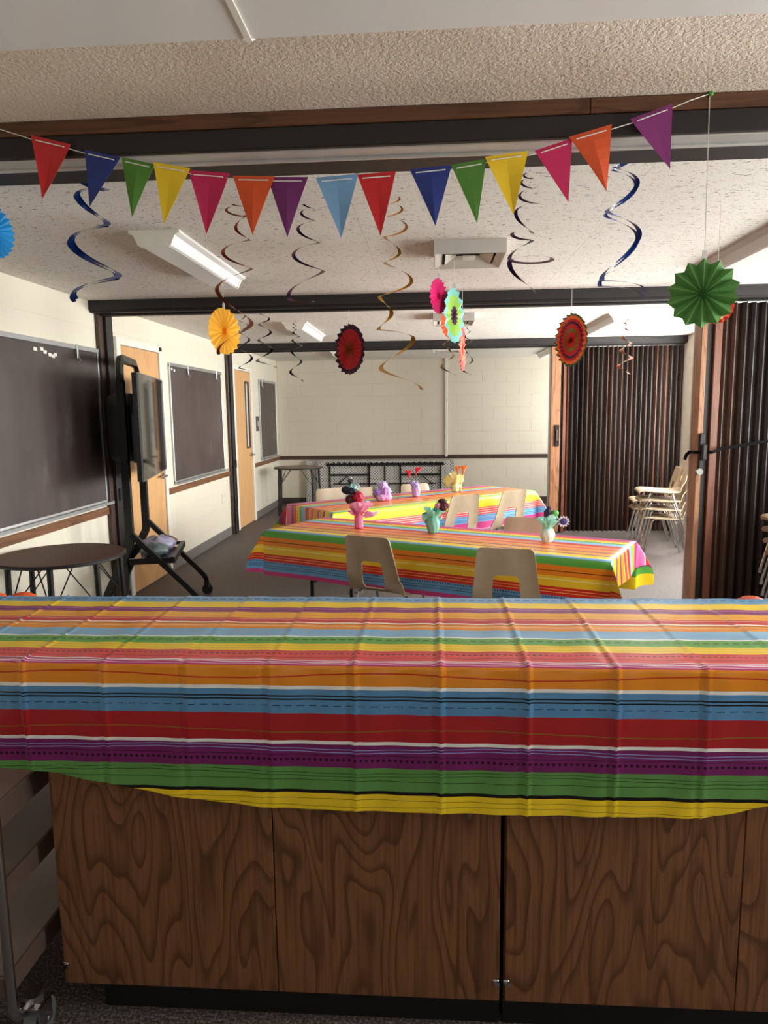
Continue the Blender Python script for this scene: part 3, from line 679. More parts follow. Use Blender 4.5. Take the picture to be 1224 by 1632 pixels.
for (lx, s) in ((X1 + .012, 1), (X0 - .012, -1)):
    for (ly, r) in ((Y0c - .012, 1), (Y1c + .012, -1)):
        q = MB(); q.tube([(lx, ly, .84), (lx, ly, .16), (lx, ly + .012 * r, .135), (lx, ly + .04 * r, .118), (lx, ly + .075 * r, .116)], .012, 10); q.build('leg', M_CHROME, t, smooth=True, angle=.8)
        cyy = ly + .085 * r
        c = MB(); c.tube([(lx, cyy, .135), (lx, cyy, .112)], .024, 12); c.box((lx - .026, cyy - .028, .045), (lx - .020, cyy + .03, .112), bev=.002); c.box((lx + .020, cyy - .028, .045), (lx + .026, cyy + .03, .112), bev=.002); c.box((lx - .026, cyy - .028, .104), (lx + .026, cyy + .03, .112), bev=.002); c.tube([(lx - .028, cyy + .012, .052), (lx + .028, cyy + .012, .052)], .006, 8)
        fk = c.build('caster_fork', M_CHROME, t)
        c = MB(); c.tube([(lx - .016, cyy + .012, .05), (lx + .016, cyy + .012, .05)], .05, 20); c.build('caster_wheel', M_RUBBER, fk, smooth=True, angle=.7)
# orange balls behind the counter
for (px, py, lb) in ((34, 944.5, 'round orange paper ball behind the counter edge at left, fully showing one'), (-12, 945, 'round orange paper ball cut off by the left picture edge'), (1199, 950.5, 'round orange paper ball behind the counter edge at right')):
    y = 2.41 if px < 0 else 2.262; r = .072; tp = PY(px, py, y)
    q = MB(); q.sphere((tp.x, y, tp.z - r), r, 24, 14, f=lambda ph, th: 1 + .012 * math.cos(12 * th)); o = q.build('paper_ball', plain('orange_paper', (240, 92, 34), .55), smooth=True, loc=(tp.x, y, tp.z - 2 * r)); tag(o, lb, 'paper ball', 'orange paper balls along the counter back')

# ------------------------------------------------------------------ hall tables
def drape(L, Wd, hang, hangE, mat, name, label, loc, rz, zt, seed):
    """cover over a rectangle L x Wd: flat top, four hanging sides, cone folds at the corners"""
    rnd = random.Random(seed); mb = MB(); mb.uv = []
    us = []; n1 = 12
    def axis(half, hg):
        pts = [-half - hg * (1 - i / n1) for i in range(n1)]
        k = max(8, int(half * 2 / .05)); pts += [-half + 2 * half * i / k for i in range(k + 1)]
        pts += [half + hg * (i + 1) / n1 for i in range(n1)]; return pts
    U = axis(L / 2, hangE); V = axis(Wd / 2, hang)
    ph = [rnd.uniform(0, 6) for _ in range(4)]
    for v in V:
        for u in U:
            du = max(0, abs(u) - L / 2); dv = max(0, abs(v) - Wd / 2); su = 1 if u > 0 else -1; sv = 1 if v > 0 else -1
            cu = max(-L / 2, min(L / 2, u)); cw = max(-Wd / 2, min(Wd / 2, v))
            d = (u / .2) - round(u / .2); rg = .0025 * math.exp(-(d * .2 / .007) ** 2)
            if du == 0 and dv == 0: p = (u, v, rg)
            elif du > 0 and dv > 0:
                r = math.hypot(du, dv); th = math.atan2(dv, du); s = math.sin(2 * th); fl = .05 + .42 * s ** 1.5
                p = (cu + su * (fl * r * math.cos(PI / 4 * s + th * (1 - s)) + .004), cw + sv * (fl * r * math.sin(PI / 4 * s + th * (1 - s)) + .004), -r * math.sqrt(max(.02, 1 - fl * fl)) * (.97 - .12 * s))
            elif du > 0:
                w = .012 * math.sin(v * 9 + ph[0]) * du / hangE; p = (cu + su * (.004 + .05 * du + w), v, -du * .998)
            else:
                w = .010 * math.sin(u * 6 + ph[1]) * dv / hang; p = (u, cw + sv * (.004 + .05 * dv + w + rg), -dv * .998)
            mb.v.append((p[0], p[1], p[2])); mb.uv.append((u, -(v + Wd / 2)))
    nu = len(U)
    for i in range(len(V) - 1):
        for j in range(nu - 1):
            a = i * nu + j; mb.f.append((a, a + 1, a + nu + 1, a + nu)); mb.mi.append(0)
    o = mb.build(name, mat, smooth=True); o.location = (loc[0], loc[1], zt); o.rotation_euler = (0, 0, rz)
    return tag(o, label, 'tablecloth', 'striped plastic table covers')
def folding_table(loc, rz, L, Wd, zt, label):
    t = thing('folding_table', (loc[0], loc[1], 0), label, 'table', 'folding tables under striped covers', local=True); t.rotation_euler = (0, 0, rz)
    q = MB(); q.box((-L / 2, -Wd / 2, zt - .045), (L / 2, Wd / 2, zt), bev=.012); q.build('tabletop', plain('grey_plastic_top', (170, 166, 160), .5), t)
    for sx in (-1, 1):
        for sy in (-1, 1):
            q = MB(); x = sx * (L / 2 - .32); q.tube([(x, sy * (Wd / 2 - .09), zt - .045), (x, sy * (Wd / 2 - .09), .012)], .0145, 10); q.build('leg', M_BLACKM, t, smooth=True, angle=.8)
            q = MB(); q.tube([(x, sy * (Wd / 2 - .09), .018), (x, sy * (Wd / 2 - .09), 0)], .019, 10); q.build('foot_cap', M_RUBBER, t)
        q = MB(); q.tube([(sx * (L / 2 - .32), -(Wd / 2 - .09), .38), (sx * (L / 2 - .32), (Wd / 2 - .09), .38)], .011, 8); q.tube([(sx * (L / 2 - .32), 0, .38), (sx * .35, 0, zt - .05)], .009, 8); q.build('leg_brace', M_BLACKM, t)
TA = (.045, 4.63, math.radians(-26.4), 2.36, .68); TB = (-.13, 6.75, math.radians(40), 2.4, .76)
folding_table(TA[:2], TA[2], TA[3], TA[4], .732, 'long folding table nearest the counter, under the green-edged striped cover')
folding_table(TB[:2], TB[2], TB[3], TB[4], .732, 'long folding table farther back, under the yellow-edged striped cover')
drape(TA[3] + .012, TA[4] + .012, .315, .17, M_CLOTHA, 'table_cover', 'striped plastic cover with green and orange edge on the front hall table', TA, TA[2], .737, 3)
drape(TB[3] + .012, TB[4] + .012, .31, .20, M_CLOTHB, 'table_cover', 'striped plastic cover with yellow edge on the rear hall table', TB, TB[2], .737, 5)

# ------------------------------------------------------------------ chairs
def chair_proto():
    t = thing('stacking_chair', (0, 0, 0), 'x', 'chair', 'tan plastic stacking chairs', local=True)
    prof = [(.215, .405, .37), (.222, .425, .385), (.205, .442, .40), (.16, .449, .41), (.08, .444, .415), (0, .438, .415), (-.08, .434, .41), (-.14, .434, .405), (-.175, .442, .40), (-.198, .462, .395), (-.206, .484, .390), (-.210, .496, .386), (-.217, .53, .376), (-.225, .57, .364), (-.233, .606, .354), (-.238, .626, .349), (-.241, .638, .346), (-.250, .672, .338), (-.260, .708, .33), (-.270, .746, .322), (-.277, .774, .316), (-.282, .791, .302), (-.284, .800, .272)]
    HW = {9: .34, 10: .40, 11: .415, 12: .415, 13: .415, 14: .41, 15: .39, 16: .30}
    nu = 14; mb = MB(); K = len(prof); flat = []
    hole = set()
    for i in range(9, 16): hole.add(i)
    top = MB(); idx = []
    def pt(i, j, off):
        y, z, w = prof[i]; u = -1 + 2 * j / nu
        hwd = HW.get(i, .41)
        if i >= 8: u = math.copysign(abs(j - 7) / 3 * hwd if abs(j - 7) <= 3 else hwd + (abs(j - 7) - 3) / 4 * (1 - hwd), j - 7)
        a = Vector((0, prof[min(i + 1, K - 1)][0] - prof[max(i - 1, 0)][0], prof[min(i + 1, K - 1)][1] - prof[max(i - 1, 0)][1])).normalized()
        nrm = Vector((0, a.z, -a.y))          # outward (underside / rear)
        x = u * w / 2; e = abs(u) ** 4
        p = Vector((x, y, z))
        if z > .46: p += nrm * 0; p.y += .018 * u * u - 0.022 * e * (1 if z > .5 else 0)
        else: p.z += .006 * u * u - .016 * e
        return p - Vector((0, 0, 0)) + nrm * off
    for off in (0.0, None):
        for i in range(K):
            for j in range(nu + 1):
                y, z, w = prof[i]
                p = pt(i, j, 0.0)
                if off is None:
                    a = Vector((0, prof[min(i + 1, K - 1)][0] - prof[max(i - 1, 0)][0], prof[min(i + 1, K - 1)][1] - prof[max(i - 1, 0)][1])).normalized()
                    p = p + Vector((0, -a.z, a.y)) * -.007 if False else p + Vector((0, -abs(a.z) * .008, -abs(a.y) * .008))
                mb.v.append(tuple(p))
    M_ = K * (nu + 1)
    def vid(i, j, s): return s * M_ + i * (nu + 1) + j
    keep = {}
    for i in range(K - 1):
        for j in range(nu):
            u = -1 + 2 * (j + .5) / nu
            keep[(i, j)] = not (i in hole and 4 <= j <= 9)
    for (i, j), kp in keep.items():
        if not kp: continue
        mb.f.append((vid(i, j, 0), vid(i, j + 1, 0), vid(i + 1, j + 1, 0), vid(i + 1, j, 0))); mb.f.append((vid(i, j, 1), vid(i + 1, j, 1), vid(i + 1, j + 1, 1), vid(i, j + 1, 1)))
        for (ni, nj, a, b2) in ((i - 1, j, (i, j), (i, j + 1)), (i + 1, j, (i + 1, j), (i + 1, j + 1)), (i, j - 1, (i, j), (i + 1, j)), (i, j + 1, (i, j + 1), (i + 1, j + 1))):
            if not keep.get((ni, nj), False): mb.f.append((vid(*a, 0), vid(*b2, 0), vid(*b2, 1), vid(*a, 1)))
    mb.mi = [0] * len(mb.f)
    mb.build('seat_shell', M_CHAIR, t, smooth=True, angle=.75)
    for sx in (-1, 1):
        for (ytop, ybot, nm) in ((.11, .20, 'front'), (-.10, -.235, 'rear')):
            q = MB(); q.tube([(sx * .150, ytop * .75, .419), (sx * .166, ytop, .408), (sx * .172, ytop * 1.08, .39), (sx * .20, ybot, .012)], .0115, 8); lg = q.build('leg', M_CHROME, t, smooth=True, angle=.8)
            q = MB(); q.tube([(sx * .1985, ybot * .985, .03), (sx * .201, ybot, 0)], [.0135, .015], 10); q.build('glide', M_CHROME, lg)
        q = MB(); q.tube([(sx * .152, .085, .419), (sx * .152, -.08, .419)], .011, 8); q.box((sx * .152 - .018, -.075, .425), (sx * .152 + .018, .08, .433)); q.build('seat_support', M_CHROME, t)
    for y in (.075, -.07):
        q = MB(); q.tube([(-.152, y, .417), (.152, y, .417)], .009, 8); q.build('cross_bar', M_CHROME, t)
    return t
CH0 = chair_proto(); first = [True]
def chair(x, y, rz, label, group, z=0.0):
    o = CH0 if first[0] else copy_tree(CH0)
    first[0] = False
    o.location = (x, y, z); o.rotation_euler = (0, 0, math.radians(rz)); o['label'] = label; o['group'] = group; return o
G1 = 'tan chairs at the hall tables'
chair(-.27, 4.49, -26, 'tan chair in back view at the front table, left of the two', G1)
chair(.455, 4.135, -11, 'tan chair in back view at the front table, right of the two', G1)
chair(.60, 4.72, 166, 'tan chair on the far side of the front table behind the white vase', G1)
chair(.14, 6.62, 34, 'tan chair at the rear table beside the mint tissue centerpiece', G1)
chair(.60, 6.95, 38, 'tan chair at the rear table nearest its right end', G1)
chair(-.86, 6.76, 212, 'pale chair beyond the rear table, leftmost of three', G1)
chair(-.49, 6.87, 206, 'pale chair beyond the rear table behind the lavender pompoms', G1)
chair(-.06, 7.16, 205, 'pale chair beyond the rear table behind the lavender pot', G1)
G2 = 'stacked chairs by the partitions'
names4 = ['lowest', 'second from bottom', 'third from bottom', 'topmost']
for k in range(4): chair(2.365 + .012 * (3 - k) + .0, 7.55, 82, 'tan chair in the stack beside the far partition, %s' % names4[k], G2, z=.092 * k)
names3 = ['lower', 'upper']
for k in range(2): chair(2.50 + .012 * (1 - k), 8.25, 84, 'tan chair in the shorter stack behind the tall one, %s' % names3[k], G2, z=.092 * k)
names5 = ['lowest', 'second from bottom', 'middle one', 'fourth from bottom', 'topmost']
for k in range(5): chair(2.575 + .014 * (4 - k), 5.05, 84, 'tan chair in the stack at the right picture edge, %s' % names5[k], G2, z=.086 * k)

# ------------------------------------------------------------------ round tables
def round_table(cx, cy, r, zt, label, angs, lr, wires=True):
    t = thing('round_table', (cx, cy, 0), label, 'table', 'round brown folding tables')
    q = MB(); q.lathe([(r - .004, zt - .022), (r, zt - .018), (r, zt - .004), (r - .004, zt)], 56, (cx, cy, 0)); q.build('tabletop', M_TABTOP, t)
    q = MB(); q.lathe([(r + .001, zt - .020), (r + .004, zt - .018), (r + .004, zt - .005), (r + .001, zt - .002)], 56, (cx, cy, 0)); q.build('edge_band', M_BLACKP, t)
    for i, a in enumerate(angs):
        a = math.radians(a); tx, ty = cx + lr * math.cos(a), cy + lr * math.sin(a); bx, by = cx + (lr + .02) * math.cos(a), cy + (lr + .02) * math.sin(a)
        q = MB(); q.tube([(tx, ty, zt - .022), (bx, by, .014)], .0165, 12); lg = q.build('leg', M_BLACKM, t, smooth=True, angle=.8)
        q = MB(); q.tube([(bx, by, .016), (bx, by, 0)], .02, 12); q.build('foot_cap', M_RUBBER, lg)
        if wires:
            for s in (-1, 1):
                a2 = a + s * .55; q = MB(); q.tube([(cx + .6 * lr * math.cos(a2), cy + .6 * lr * math.sin(a2), zt - .022), (tx + (bx - tx) * .45, ty + (by - ty) * .45, zt - .28)], .004, 6); q.build('brace_wire', M_BLACKM, lg)
round_table(-2.186, 3.973, .36, .742, 'round brown table at the left below the near chalkboard', (28, -28, -72, -118, 150), .325)
round_table(-2.02, 10.65, .37, .742, 'round brown table in the far left corner', (160, 210, 320, 20), .31)

# ------------------------------------------------------------------ folded tables on edge at the back wall
def m_dimple():
    mt, nt, b = nodes_of('dimpled_plastic'); v = coords(nt, 'Object', (1, 1, 1), (0, PI / 4, 0))
    s = N(nt, 'ShaderNodeSeparateXYZ'); nt.links.new(v, s.inputs[0]); p = .034
    fx = mth(nt, 'SUBTRACT', mth(nt, 'FRACT', mth(nt, 'DIVIDE', s.outputs[0], p)), .5); fz = mth(nt, 'SUBTRACT', mth(nt, 'FRACT', mth(nt, 'DIVIDE', s.outputs[2], p)), .5)
    d = mth(nt, 'SQRT', mth(nt, 'ADD', mth(nt, 'MULTIPLY', fx, fx), mth(nt, 'MULTIPLY', fz, fz)))
    f = mth(nt, 'LESS_THAN', d, .27); nt.links.new(mixc(nt, f, lin((214, 212, 208)), lin((58, 58, 60))), b.inputs['Base Color']); b.inputs['Roughness'].default_value = .5
    bump(nt, b, mth(nt, 'SUBTRACT', 1.0, f), .6, .004); return mt
M_DIMP = m_dimple()
def rounded_rect(x0, x1, z0, z1, r, n=6):
    pts = []
    for (cx, cz, a0) in ((x1 - r, z1 - r, 0), (x0 + r, z1 - r, 90), (x0 + r, z0 + r, 180), (x1 - r, z0 + r, 270)):
        for i in range(n + 1):
            a = math.radians(a0 + 90 * i / n); pts.append((cx + r * math.cos(a), cz + r * math.sin(a)))
    return pts
def flat_table(x0, x1, y, label, frame):
    t = thing('folded_table', ((x0 + x1) / 2, y, 0), label, 'table', 'folded tables on edge by the far wall')
    q = MB(); q.prism(rounded_rect(x0, x1, 0, .765, .07), 1, y, y + .045); q.build('tabletop', plain('grey_plastic_top', (170, 166, 160), .5), t)
    q = MB(); q.prism(rounded_rect(x0 + .02, x1 - .02, .02, .745, .06), 1, y - .004, y); q.build('dimpled_underside', M_DIMP, t)
    if not frame: return
    def bar(nm, pts, w=.016): q = MB(); q.tube(pts, .01, square=(w, .012)); q.build(nm, M_BLACKM, t)
    yy = y - .018; L = x1 - x0
    for z in (.69, .075): bar('side_rail', [(x0 + .16, yy, z), (x1 - .16, yy, z)], .022)
    for i in range(22):
        xx = x0 + .2 + (L - .4) * i / 21; q = MB(); q.box((xx - .012, y - .03, .702), (xx + .012, y - .004, .73), bev=.003); q.build('rib_tab', M_BLACKM, t)
    for s in (-1, 1):
        mx = (x0 + x1) / 2
        bar('leg_post', [(mx + s * .92, yy, .08), (mx + s * .92, yy, .69)], .014); bar('leg_post', [(mx + s * .26, yy, .05), (mx + s * .26, yy, .71)], .028)
        for z in (.52, .22): bar('leg', [(mx + s * .26, yy - .01, z), (mx + s * .92, yy - .01, z)])
        bar('strut', [(mx + s * .85, yy - .02, .37), (mx, yy - .02, .37)], .008); bar('strut', [(mx + s * .78, yy - .015, .37), (mx + s * .62, yy - .015, .50)], .008)
    bar('centre_post', [((x0 + x1) / 2, yy, .09), ((x0 + x1) / 2, yy, .69)], .01)
flat_table(-2.13, -.02, 11.86, 'folded grey table on edge against the far wall, rear one showing a plain end', False)
flat_table(-1.92, .36, 11.76, 'folded grey table on edge showing black leg frame and dimpled underside', True)

# ------------------------------------------------------------------ television stand
t = thing('television_stand', (-2.3, 5.45, 0), 'tall black rolling television stand with shelf and bent legs', 'television stand')
lv = Vector((-.229, .973, 0)).normalized(); nv = Vector((.973, .229, 0)).normalized(); O = Vector((-2.34, 5.45, 0))
def TS(a, n_, z): return O + lv * a + nv * n_ + Vector((0, 0, z))
hw = .36
for s in (-1, 1):
    q = MB(); q.tube([TS(s * hw, 0, 1.80), TS(s * hw, 0, .62), TS(s * hw, -.005, .58), TS(s * hw, -.03, .53), TS(s * hw, -.19, .20), TS(s * hw, -.20, .09)], .02, square=(.018, .028)); q.build('upright', M_BLACKM, t)
    q = MB(); q.tube([TS(s * hw, .01, .665), TS(s * hw, .40, .24), TS(s * hw, .455, .175), TS(s * hw, .475, .14), TS(s * hw, .48, .085)], .02, square=(.019, .026)); q.build('front_leg', M_BLACKM, t)
    for n_ in (-.205, .482):
        q = MB(); c = TS(s * hw, n_, .045); q.tube([c + lv * -.022, c + lv * .022], .045, 18); cw = q.build('caster_wheel', M_BLACKP, t, smooth=True, angle=.7)
        q = MB(); q.tube([c + Vector((0, 0, .05)), c + Vector((0, 0, .02))], .03, 10); q.build('caster_cap', M_BLACKP, cw)
q = MB(); R_ = .10; pts = [TS(-hw, 0, 1.78)]
for i in range(7): a = PI - PI / 2 * i / 6; pts.append(TS(-hw + R_ + R_ * math.cos(a), 0, 1.86 + R_ * math.sin(a)))
for i in range(7): a = PI / 2 - PI / 2 * i / 6; pts.append(TS(hw - R_ + R_ * math.cos(a), 0, 1.86 + R_ * math.sin(a)))
pts.append(TS(hw, 0, 1.78)); q.tube(pts, .02, square=(.028, .018)); q.build('handle_arch', M_BLACKM, t)
q = MB(); q.tube([TS(-hw, .0, 1.62), TS(hw, 0, 1.62)], .02, square=(.02, .02)); q.tube([TS(-hw, 0, 1.30), TS(hw, 0, 1.30)], .02, square=(.02, .02)); q.build('cross_bar', M_BLACKM, t)
def obox(mb, a0, a1, n0, n1, z0, z1, bev=0):
    vs = [TS(a, n_, z) for z in (z0, z1) for (a, n_) in ((a0, n0), (a1, n0), (a1, n1), (a0, n1))]
    mb.add(vs, [(0, 3, 2, 1), (4, 5, 6, 7), (0, 1, 5, 4), (1, 2, 6, 5), (2, 3, 7, 6), (3, 0, 4, 7)])
q = MB(); obox(q, -hw + .02, hw - .02, .0, .30, .452, .462); sh = q.build('shelf', plain('shelf_glass_black', (30, 32, 34), .15), t)
q = MB(); obox(q, -hw + .0, hw - .0, .28, .315, .43, .475); obox(q, -hw, -hw + .025, -.02, .30, .43, .475); obox(q, hw - .025, hw, -.02, .30, .43, .475); q.build('shelf_rim', M_BLACKM, sh)
# rounded electronics box at the rear
def rbox(nm, mat, parent, a0, a1, n0, n1, z0, z1, r):
    q = MB(); prof = rounded_rect(a0, a1, z0, z1, r, 7); k = len(prof)
    ca, cz = (a0 + a1) / 2, (z0 + z1) / 2
    rings = [(n0, .90), (n0 + (n1 - n0) * .15, .97), (n0 + (n1 - n0) * .4, 1.0), (n1, 1.0)]
    for (n_, sc) in rings: q.v += [tuple(TS(ca + (a - ca) * sc, n_, cz + (z - cz) * sc)) for a, z in prof]
    for i in range(3): q.f += [(i * k + j, i * k + (j + 1) % k, (i + 1) * k + (j + 1) % k, (i + 1) * k + j) for j in range(k)]
    q.f += [tuple(range(k)), tuple(range(3 * k, 4 * k))]; q.mi = [0] * len(q.f); return q.build(nm, mat, parent, smooth=True, angle=.6)
rbox('equipment_case', plain('matte_black', (17, 17, 19), .6), t, -.30, .30, -.13, .03, 1.20, 1.71, .10)
q = MB(); obox(q, -.2, .2, .02, .07, 1.30, 1.62); q.build('mount_plate', M_BLACKM, t)
t2 = thing('television', tuple(TS(0, .2, 1.08)), 'flat black television hung on the rolling stand, screen turned away to the right', 'television')
q = MB(); obox(q, -.565, .655, .115, .148, 1.075, 1.845); q.build('back_casing', plain('tv_back', (14, 14, 16), .4), t2)
q = MB(); obox(q, -.567, .657, .148, .158, 1.073, 1.847); q.build('bezel', plain('tv_bezel', (120, 122, 124), .3, .6), t2)
q = MB(); obox(q, -.557, .647, .158, .160, 1.083, 1.837); q.build('screen', plain('tv_screen', (12, 12, 13), .045, 0, .02, spec=1.0), t2)
q = MB(); obox(q, -.40, .40, .07, .115, 1.2, 1.55); q.build('rear_housing', plain('tv_back', (14, 14, 16), .4), t2)
# bags on the shelf
for i, (a, n_, rx, rz_, col, lb) in enumerate(((-.18, .15, .10, .05, (104, 120, 122), 'grey-green crumpled bag on the near side of the stand shelf'), (.05, .14, .13, .06, (176, 172, 200), 'pale lilac crumpled plastic bag on the stand shelf'), (.22, .17, .09, .045, (118, 70, 62), 'reddish-brown folded cloth at the far side of the stand shelf'))):
    c = TS(a, n_, .463 + rz_ * .86); q = MB(); q.sphere(c, 1.0, 18, 10, sc=(rx, rx, rz_), f=lambda ph, th: 1 + .16 * math.sin(5 * th + i) * math.sin(3 * ph) + .10 * math.sin(9 * th + 4 * ph))
    tag(q.build('plastic_bag', plain('bag_%d' % i, col, .3), smooth=True, loc=(c.x, c.y, .463)), lb, 'bag', 'things on the stand shelf')

# ------------------------------------------------------------------ bunting
PEN = [((49, 215), (113, 230), (67, 317), (206, 40, 44)), ((135, 238), (192, 251), (140, 328), (34, 52, 126)), ((194, 250), (247, 262), (213, 348), (82, 136, 48)), ((244, 258), (303, 268), (261, 357), (244, 208, 34)), ((300, 271), (366, 276), (327, 372), (206, 30, 92)), ((371, 280), (438, 281), (404, 376), (222, 86, 32)), ((426, 282), (491, 282), (458, 378), (116, 36, 104)), ((503, 283), (571, 277), (543, 378), (124, 168, 210)), ((569, 278), (631, 273), (607, 378), (208, 34, 38)), ((653, 270), (720, 263), (694, 360), (36, 56, 136)), ((719, 263), (775, 253), (761, 355), (82, 138, 48)), ((773, 250), (842, 240), (818, 344), (246, 208, 36)), ((852, 240), (912, 220), (906, 322), (212, 36, 100)), ((907, 218), (975, 198), (968, 303), (226, 88, 38)), ((1004, 190), (1072, 165), (1066, 271), (142, 52, 126))]
YBN = 2.172; hook = PY(1133, 149, 2.186)
t = thing('pennant_bunting', tuple(hook), 'string of fifteen coloured paper pennants hung across the near beam', 'bunting')
sp = [PY(-160, 160, YBN), PY(0, 206, YBN)]
for i, (A, B, C, col) in enumerate(PEN):
    yy = YBN - .004 * (i % 2); a, bq, c = PY(*A, yy), PY(*B, yy), PY(*C, yy)
    q = MB(); tilt = .012 * math.sin(i * 2.1); c = c + Vector((0, tilt, 0)); th = Vector((0, .0008, 0))
    n = 6; vs = []
    for s in (0, 1):
        for k in range(n + 1):
            f = k / n; l = a.lerp(c, f); r = bq.lerp(c, f); bow = Vector((0, .004 * math.sin(PI * f) * math.cos(i * 1.7), 0)); vs += [l + bow + th * s, (l + r) / 2 + bow * 2.2 + th * s, r + bow + th * s]
    o = 3 * (n + 1); fs = []
    for k in range(n):
        for j in (0, 1): fs += [(3 * k + j, 3 * k + j + 1, 3 * k + j + 4, 3 * k + j + 3), (o + 3 * k + j, o + 3 * k + j + 3, o + 3 * k + j + 4, o + 3 * k + j + 1)]
        fs += [(3 * k, 3 * k + 3, o + 3 * k + 3, o + 3 * k), (3 * k + 2, o + 3 * k + 2, o + 3 * k + 5, 3 * k + 5)]
    fs.append((0, o, o + 1, 1)); fs.append((1, o + 1, o + 2, 2)); q.add(vs, fs)
    p = q.build('pennant', plain('pennant_%d_%d_%d' % col, col, .55, 0, .03, trans=.12), t)
    s0 = a.lerp(bq, .12) + (c - a).lerp(c - bq, .12) * .07; s1 = a.lerp(bq, .86) + (c - a).lerp(c - bq, .86) * .07; fr = Vector((0, -.0025, 0))
    q = MB(); q.tube([s0 + fr + Vector((0, .003, 0)), s0 + fr, s1 + fr, s1 + fr + Vector((0, .003, 0))], .0016, 6); q.build('string_stitch', M_STRING, p)
    sp += [s0 + Vector((0, .003, 0)), s1 + Vector((0, .003, 0))]
sp += [PY(1100, 160, YBN), hook]
q = MB(); q.tube(sp, .0013, 6); q.build('string', M_STRING, t)
q = MB(); q.sphere(hook + Vector((0, -.002, .0)), .008, 8, 6, sc=(1, .7, 1)); q.build('pin', plain('green_pin', (70, 150, 60), .4), t)

# ------------------------------------------------------------------ paper fans
def fan(c, y, rx, ry, n, rings, label, attach_z, tilt=0, string_to=None, side=1, depth=.055, valley=.955, trans=.18):
    C = PY(*c, y); dist = (RM.transposed() @ (C - Vector((0, 0, H)))).z; R = ry * dist / F
    yaw = math.acos(min(1, rx / ry)) * side - math.atan2(C.x, C.y)
    t = thing('paper_fan', tuple(C), label, 'paper fan', 'pleated paper fans hanging from the ceiling')
    mb = MB(); nr = 7; rs = sorted(set([.03] + [r for r, _ in rings if r < 1] + [k / nr for k in range(1, nr)] + [1.0])); ca, sa = math.cos(yaw), math.sin(yaw)
    seg = 2 * n
    for r in rs:
        for j in range(seg):
            th = 2 * PI * j / seg; rr = R * r * (valley + (1 - valley) * (1 - r) if j % 2 else 1)
            dep = R * depth * (1 if j % 2 else -1) * (.35 + .65 * r)
            px, pz = rr * math.sin(th), rr * math.cos(th)
            mb.v.append(tuple(C + Vector((px * ca - dep * sa, px * sa + dep * ca, pz))))
    mats = []; key = []
    for r, col in rings: mats.append(plain('fan_%d_%d_%d' % col, col, .6, 0, .04, trans=trans))
    for i in range(len(rs) - 1):
        mid = (rs[i] + rs[i + 1]) / 2; k = next((q for q, (r, _) in enumerate(rings) if mid <= r), len(rings) - 1)
        for j in range(seg):
            a = i * seg + j; b_ = i * seg + (j + 1) % seg; mb.f.append((a, b_, b_ + seg, a + seg)); mb.mi.append(k)
    mb.f.append(tuple(range(seg))); mb.mi.append(0)
    d = mb.build('pleated_disc', mats, t, fix=False)
    d.modifiers.new('thick', 'SOLIDIFY').thickness = .0006
    q = MB(); tp = C + Vector((0, 0, R)); q.box(tuple(tp + Vector((-.006, -.002, -.02))), tuple(tp + Vector((.006, .002, .022)))); q.build('hanging_tab', M_THREAD, t)
    q = MB(); top = string_to if string_to is not None else Vector((C.x, C.y, attach_z)); q.tube([tp + Vector((0, 0, .015)), top], .0012, 5); q.build('string', M_STRING, t)
    return t
fan((1120, 468), 2.174, 54, 54, 14, [(1, (100, 160, 86))], 'green pleated paper fan at the right below the bunting pin', ZC, string_to=hook + Vector((-.003, .0, -.004)), depth=.10, valley=.86)
fan((358, 528), 4.1, 25, 37, 19, [(.15, (250, 166, 20)), (1, (254, 196, 60))], 'yellow pleated paper fan in front of the far left doors', ZC, side=1, trans=.3)
fan((557, 557), 5.5, 24, 40, 22, [(.35, (176, 70, 34)), (.8, (200, 40, 48)), (1, (74, 32, 56))], 'dark red paper fan with purple rim before the far wall', 2.312, side=-1)
fan((699, 472), 3.86, 13.5, 28, 20, [(.2, (190, 10, 80)), (1, (232, 34, 126))], 'hot pink paper fan hanging under the square vent', 2.345, side=1, depth=.07)
fan((724, 503), 3.98, 15, 43, 14, [(.34, (82, 22, 72)), (.76, (158, 204, 72)), (1, (128, 206, 198))], 'mint and lime paper fan with purple centre', 2.345, side=1)
fan((717, 516), 4.9, 14, 23, 18, [(1, (244, 96, 44))], 'orange paper fan half hidden behind the mint fan', ZC, side=1)
fan((737, 557), 5.3, 4.5, 34, 20, [(.3, (220, 90, 80)), (.6, (240, 150, 120)), (1, (228, 98, 88))], 'coral paper fan seen edge-on below the mint fan', ZC, side=1)
fan((910, 542), 5.34, 25, 42, 24, [(.12, (128, 60, 36)), (.30, (214, 52, 44)), (.44, (136, 124, 52)), (.60, (206, 48, 52)), (.70, (92, 34, 70)), (.80, (198, 50, 56)), (.92, (230, 126, 50)), (1, (70, 92, 48))], 'multicoloured ringed paper fan before the far partition', ZC, side=-1)
fan((-14, 368), 2.75, 33, 43, 26, [(1, (42, 152, 214))], 'bright blue paper fan cut off by the left picture edge', ZC, side=1)
fan((1141, 489), 3.3, 27, 27, 16, [(.8, (240, 200, 170)), (1, (232, 74, 50))], 'red and white paper fan mostly hidden behind the green fan', ZC, side=1)

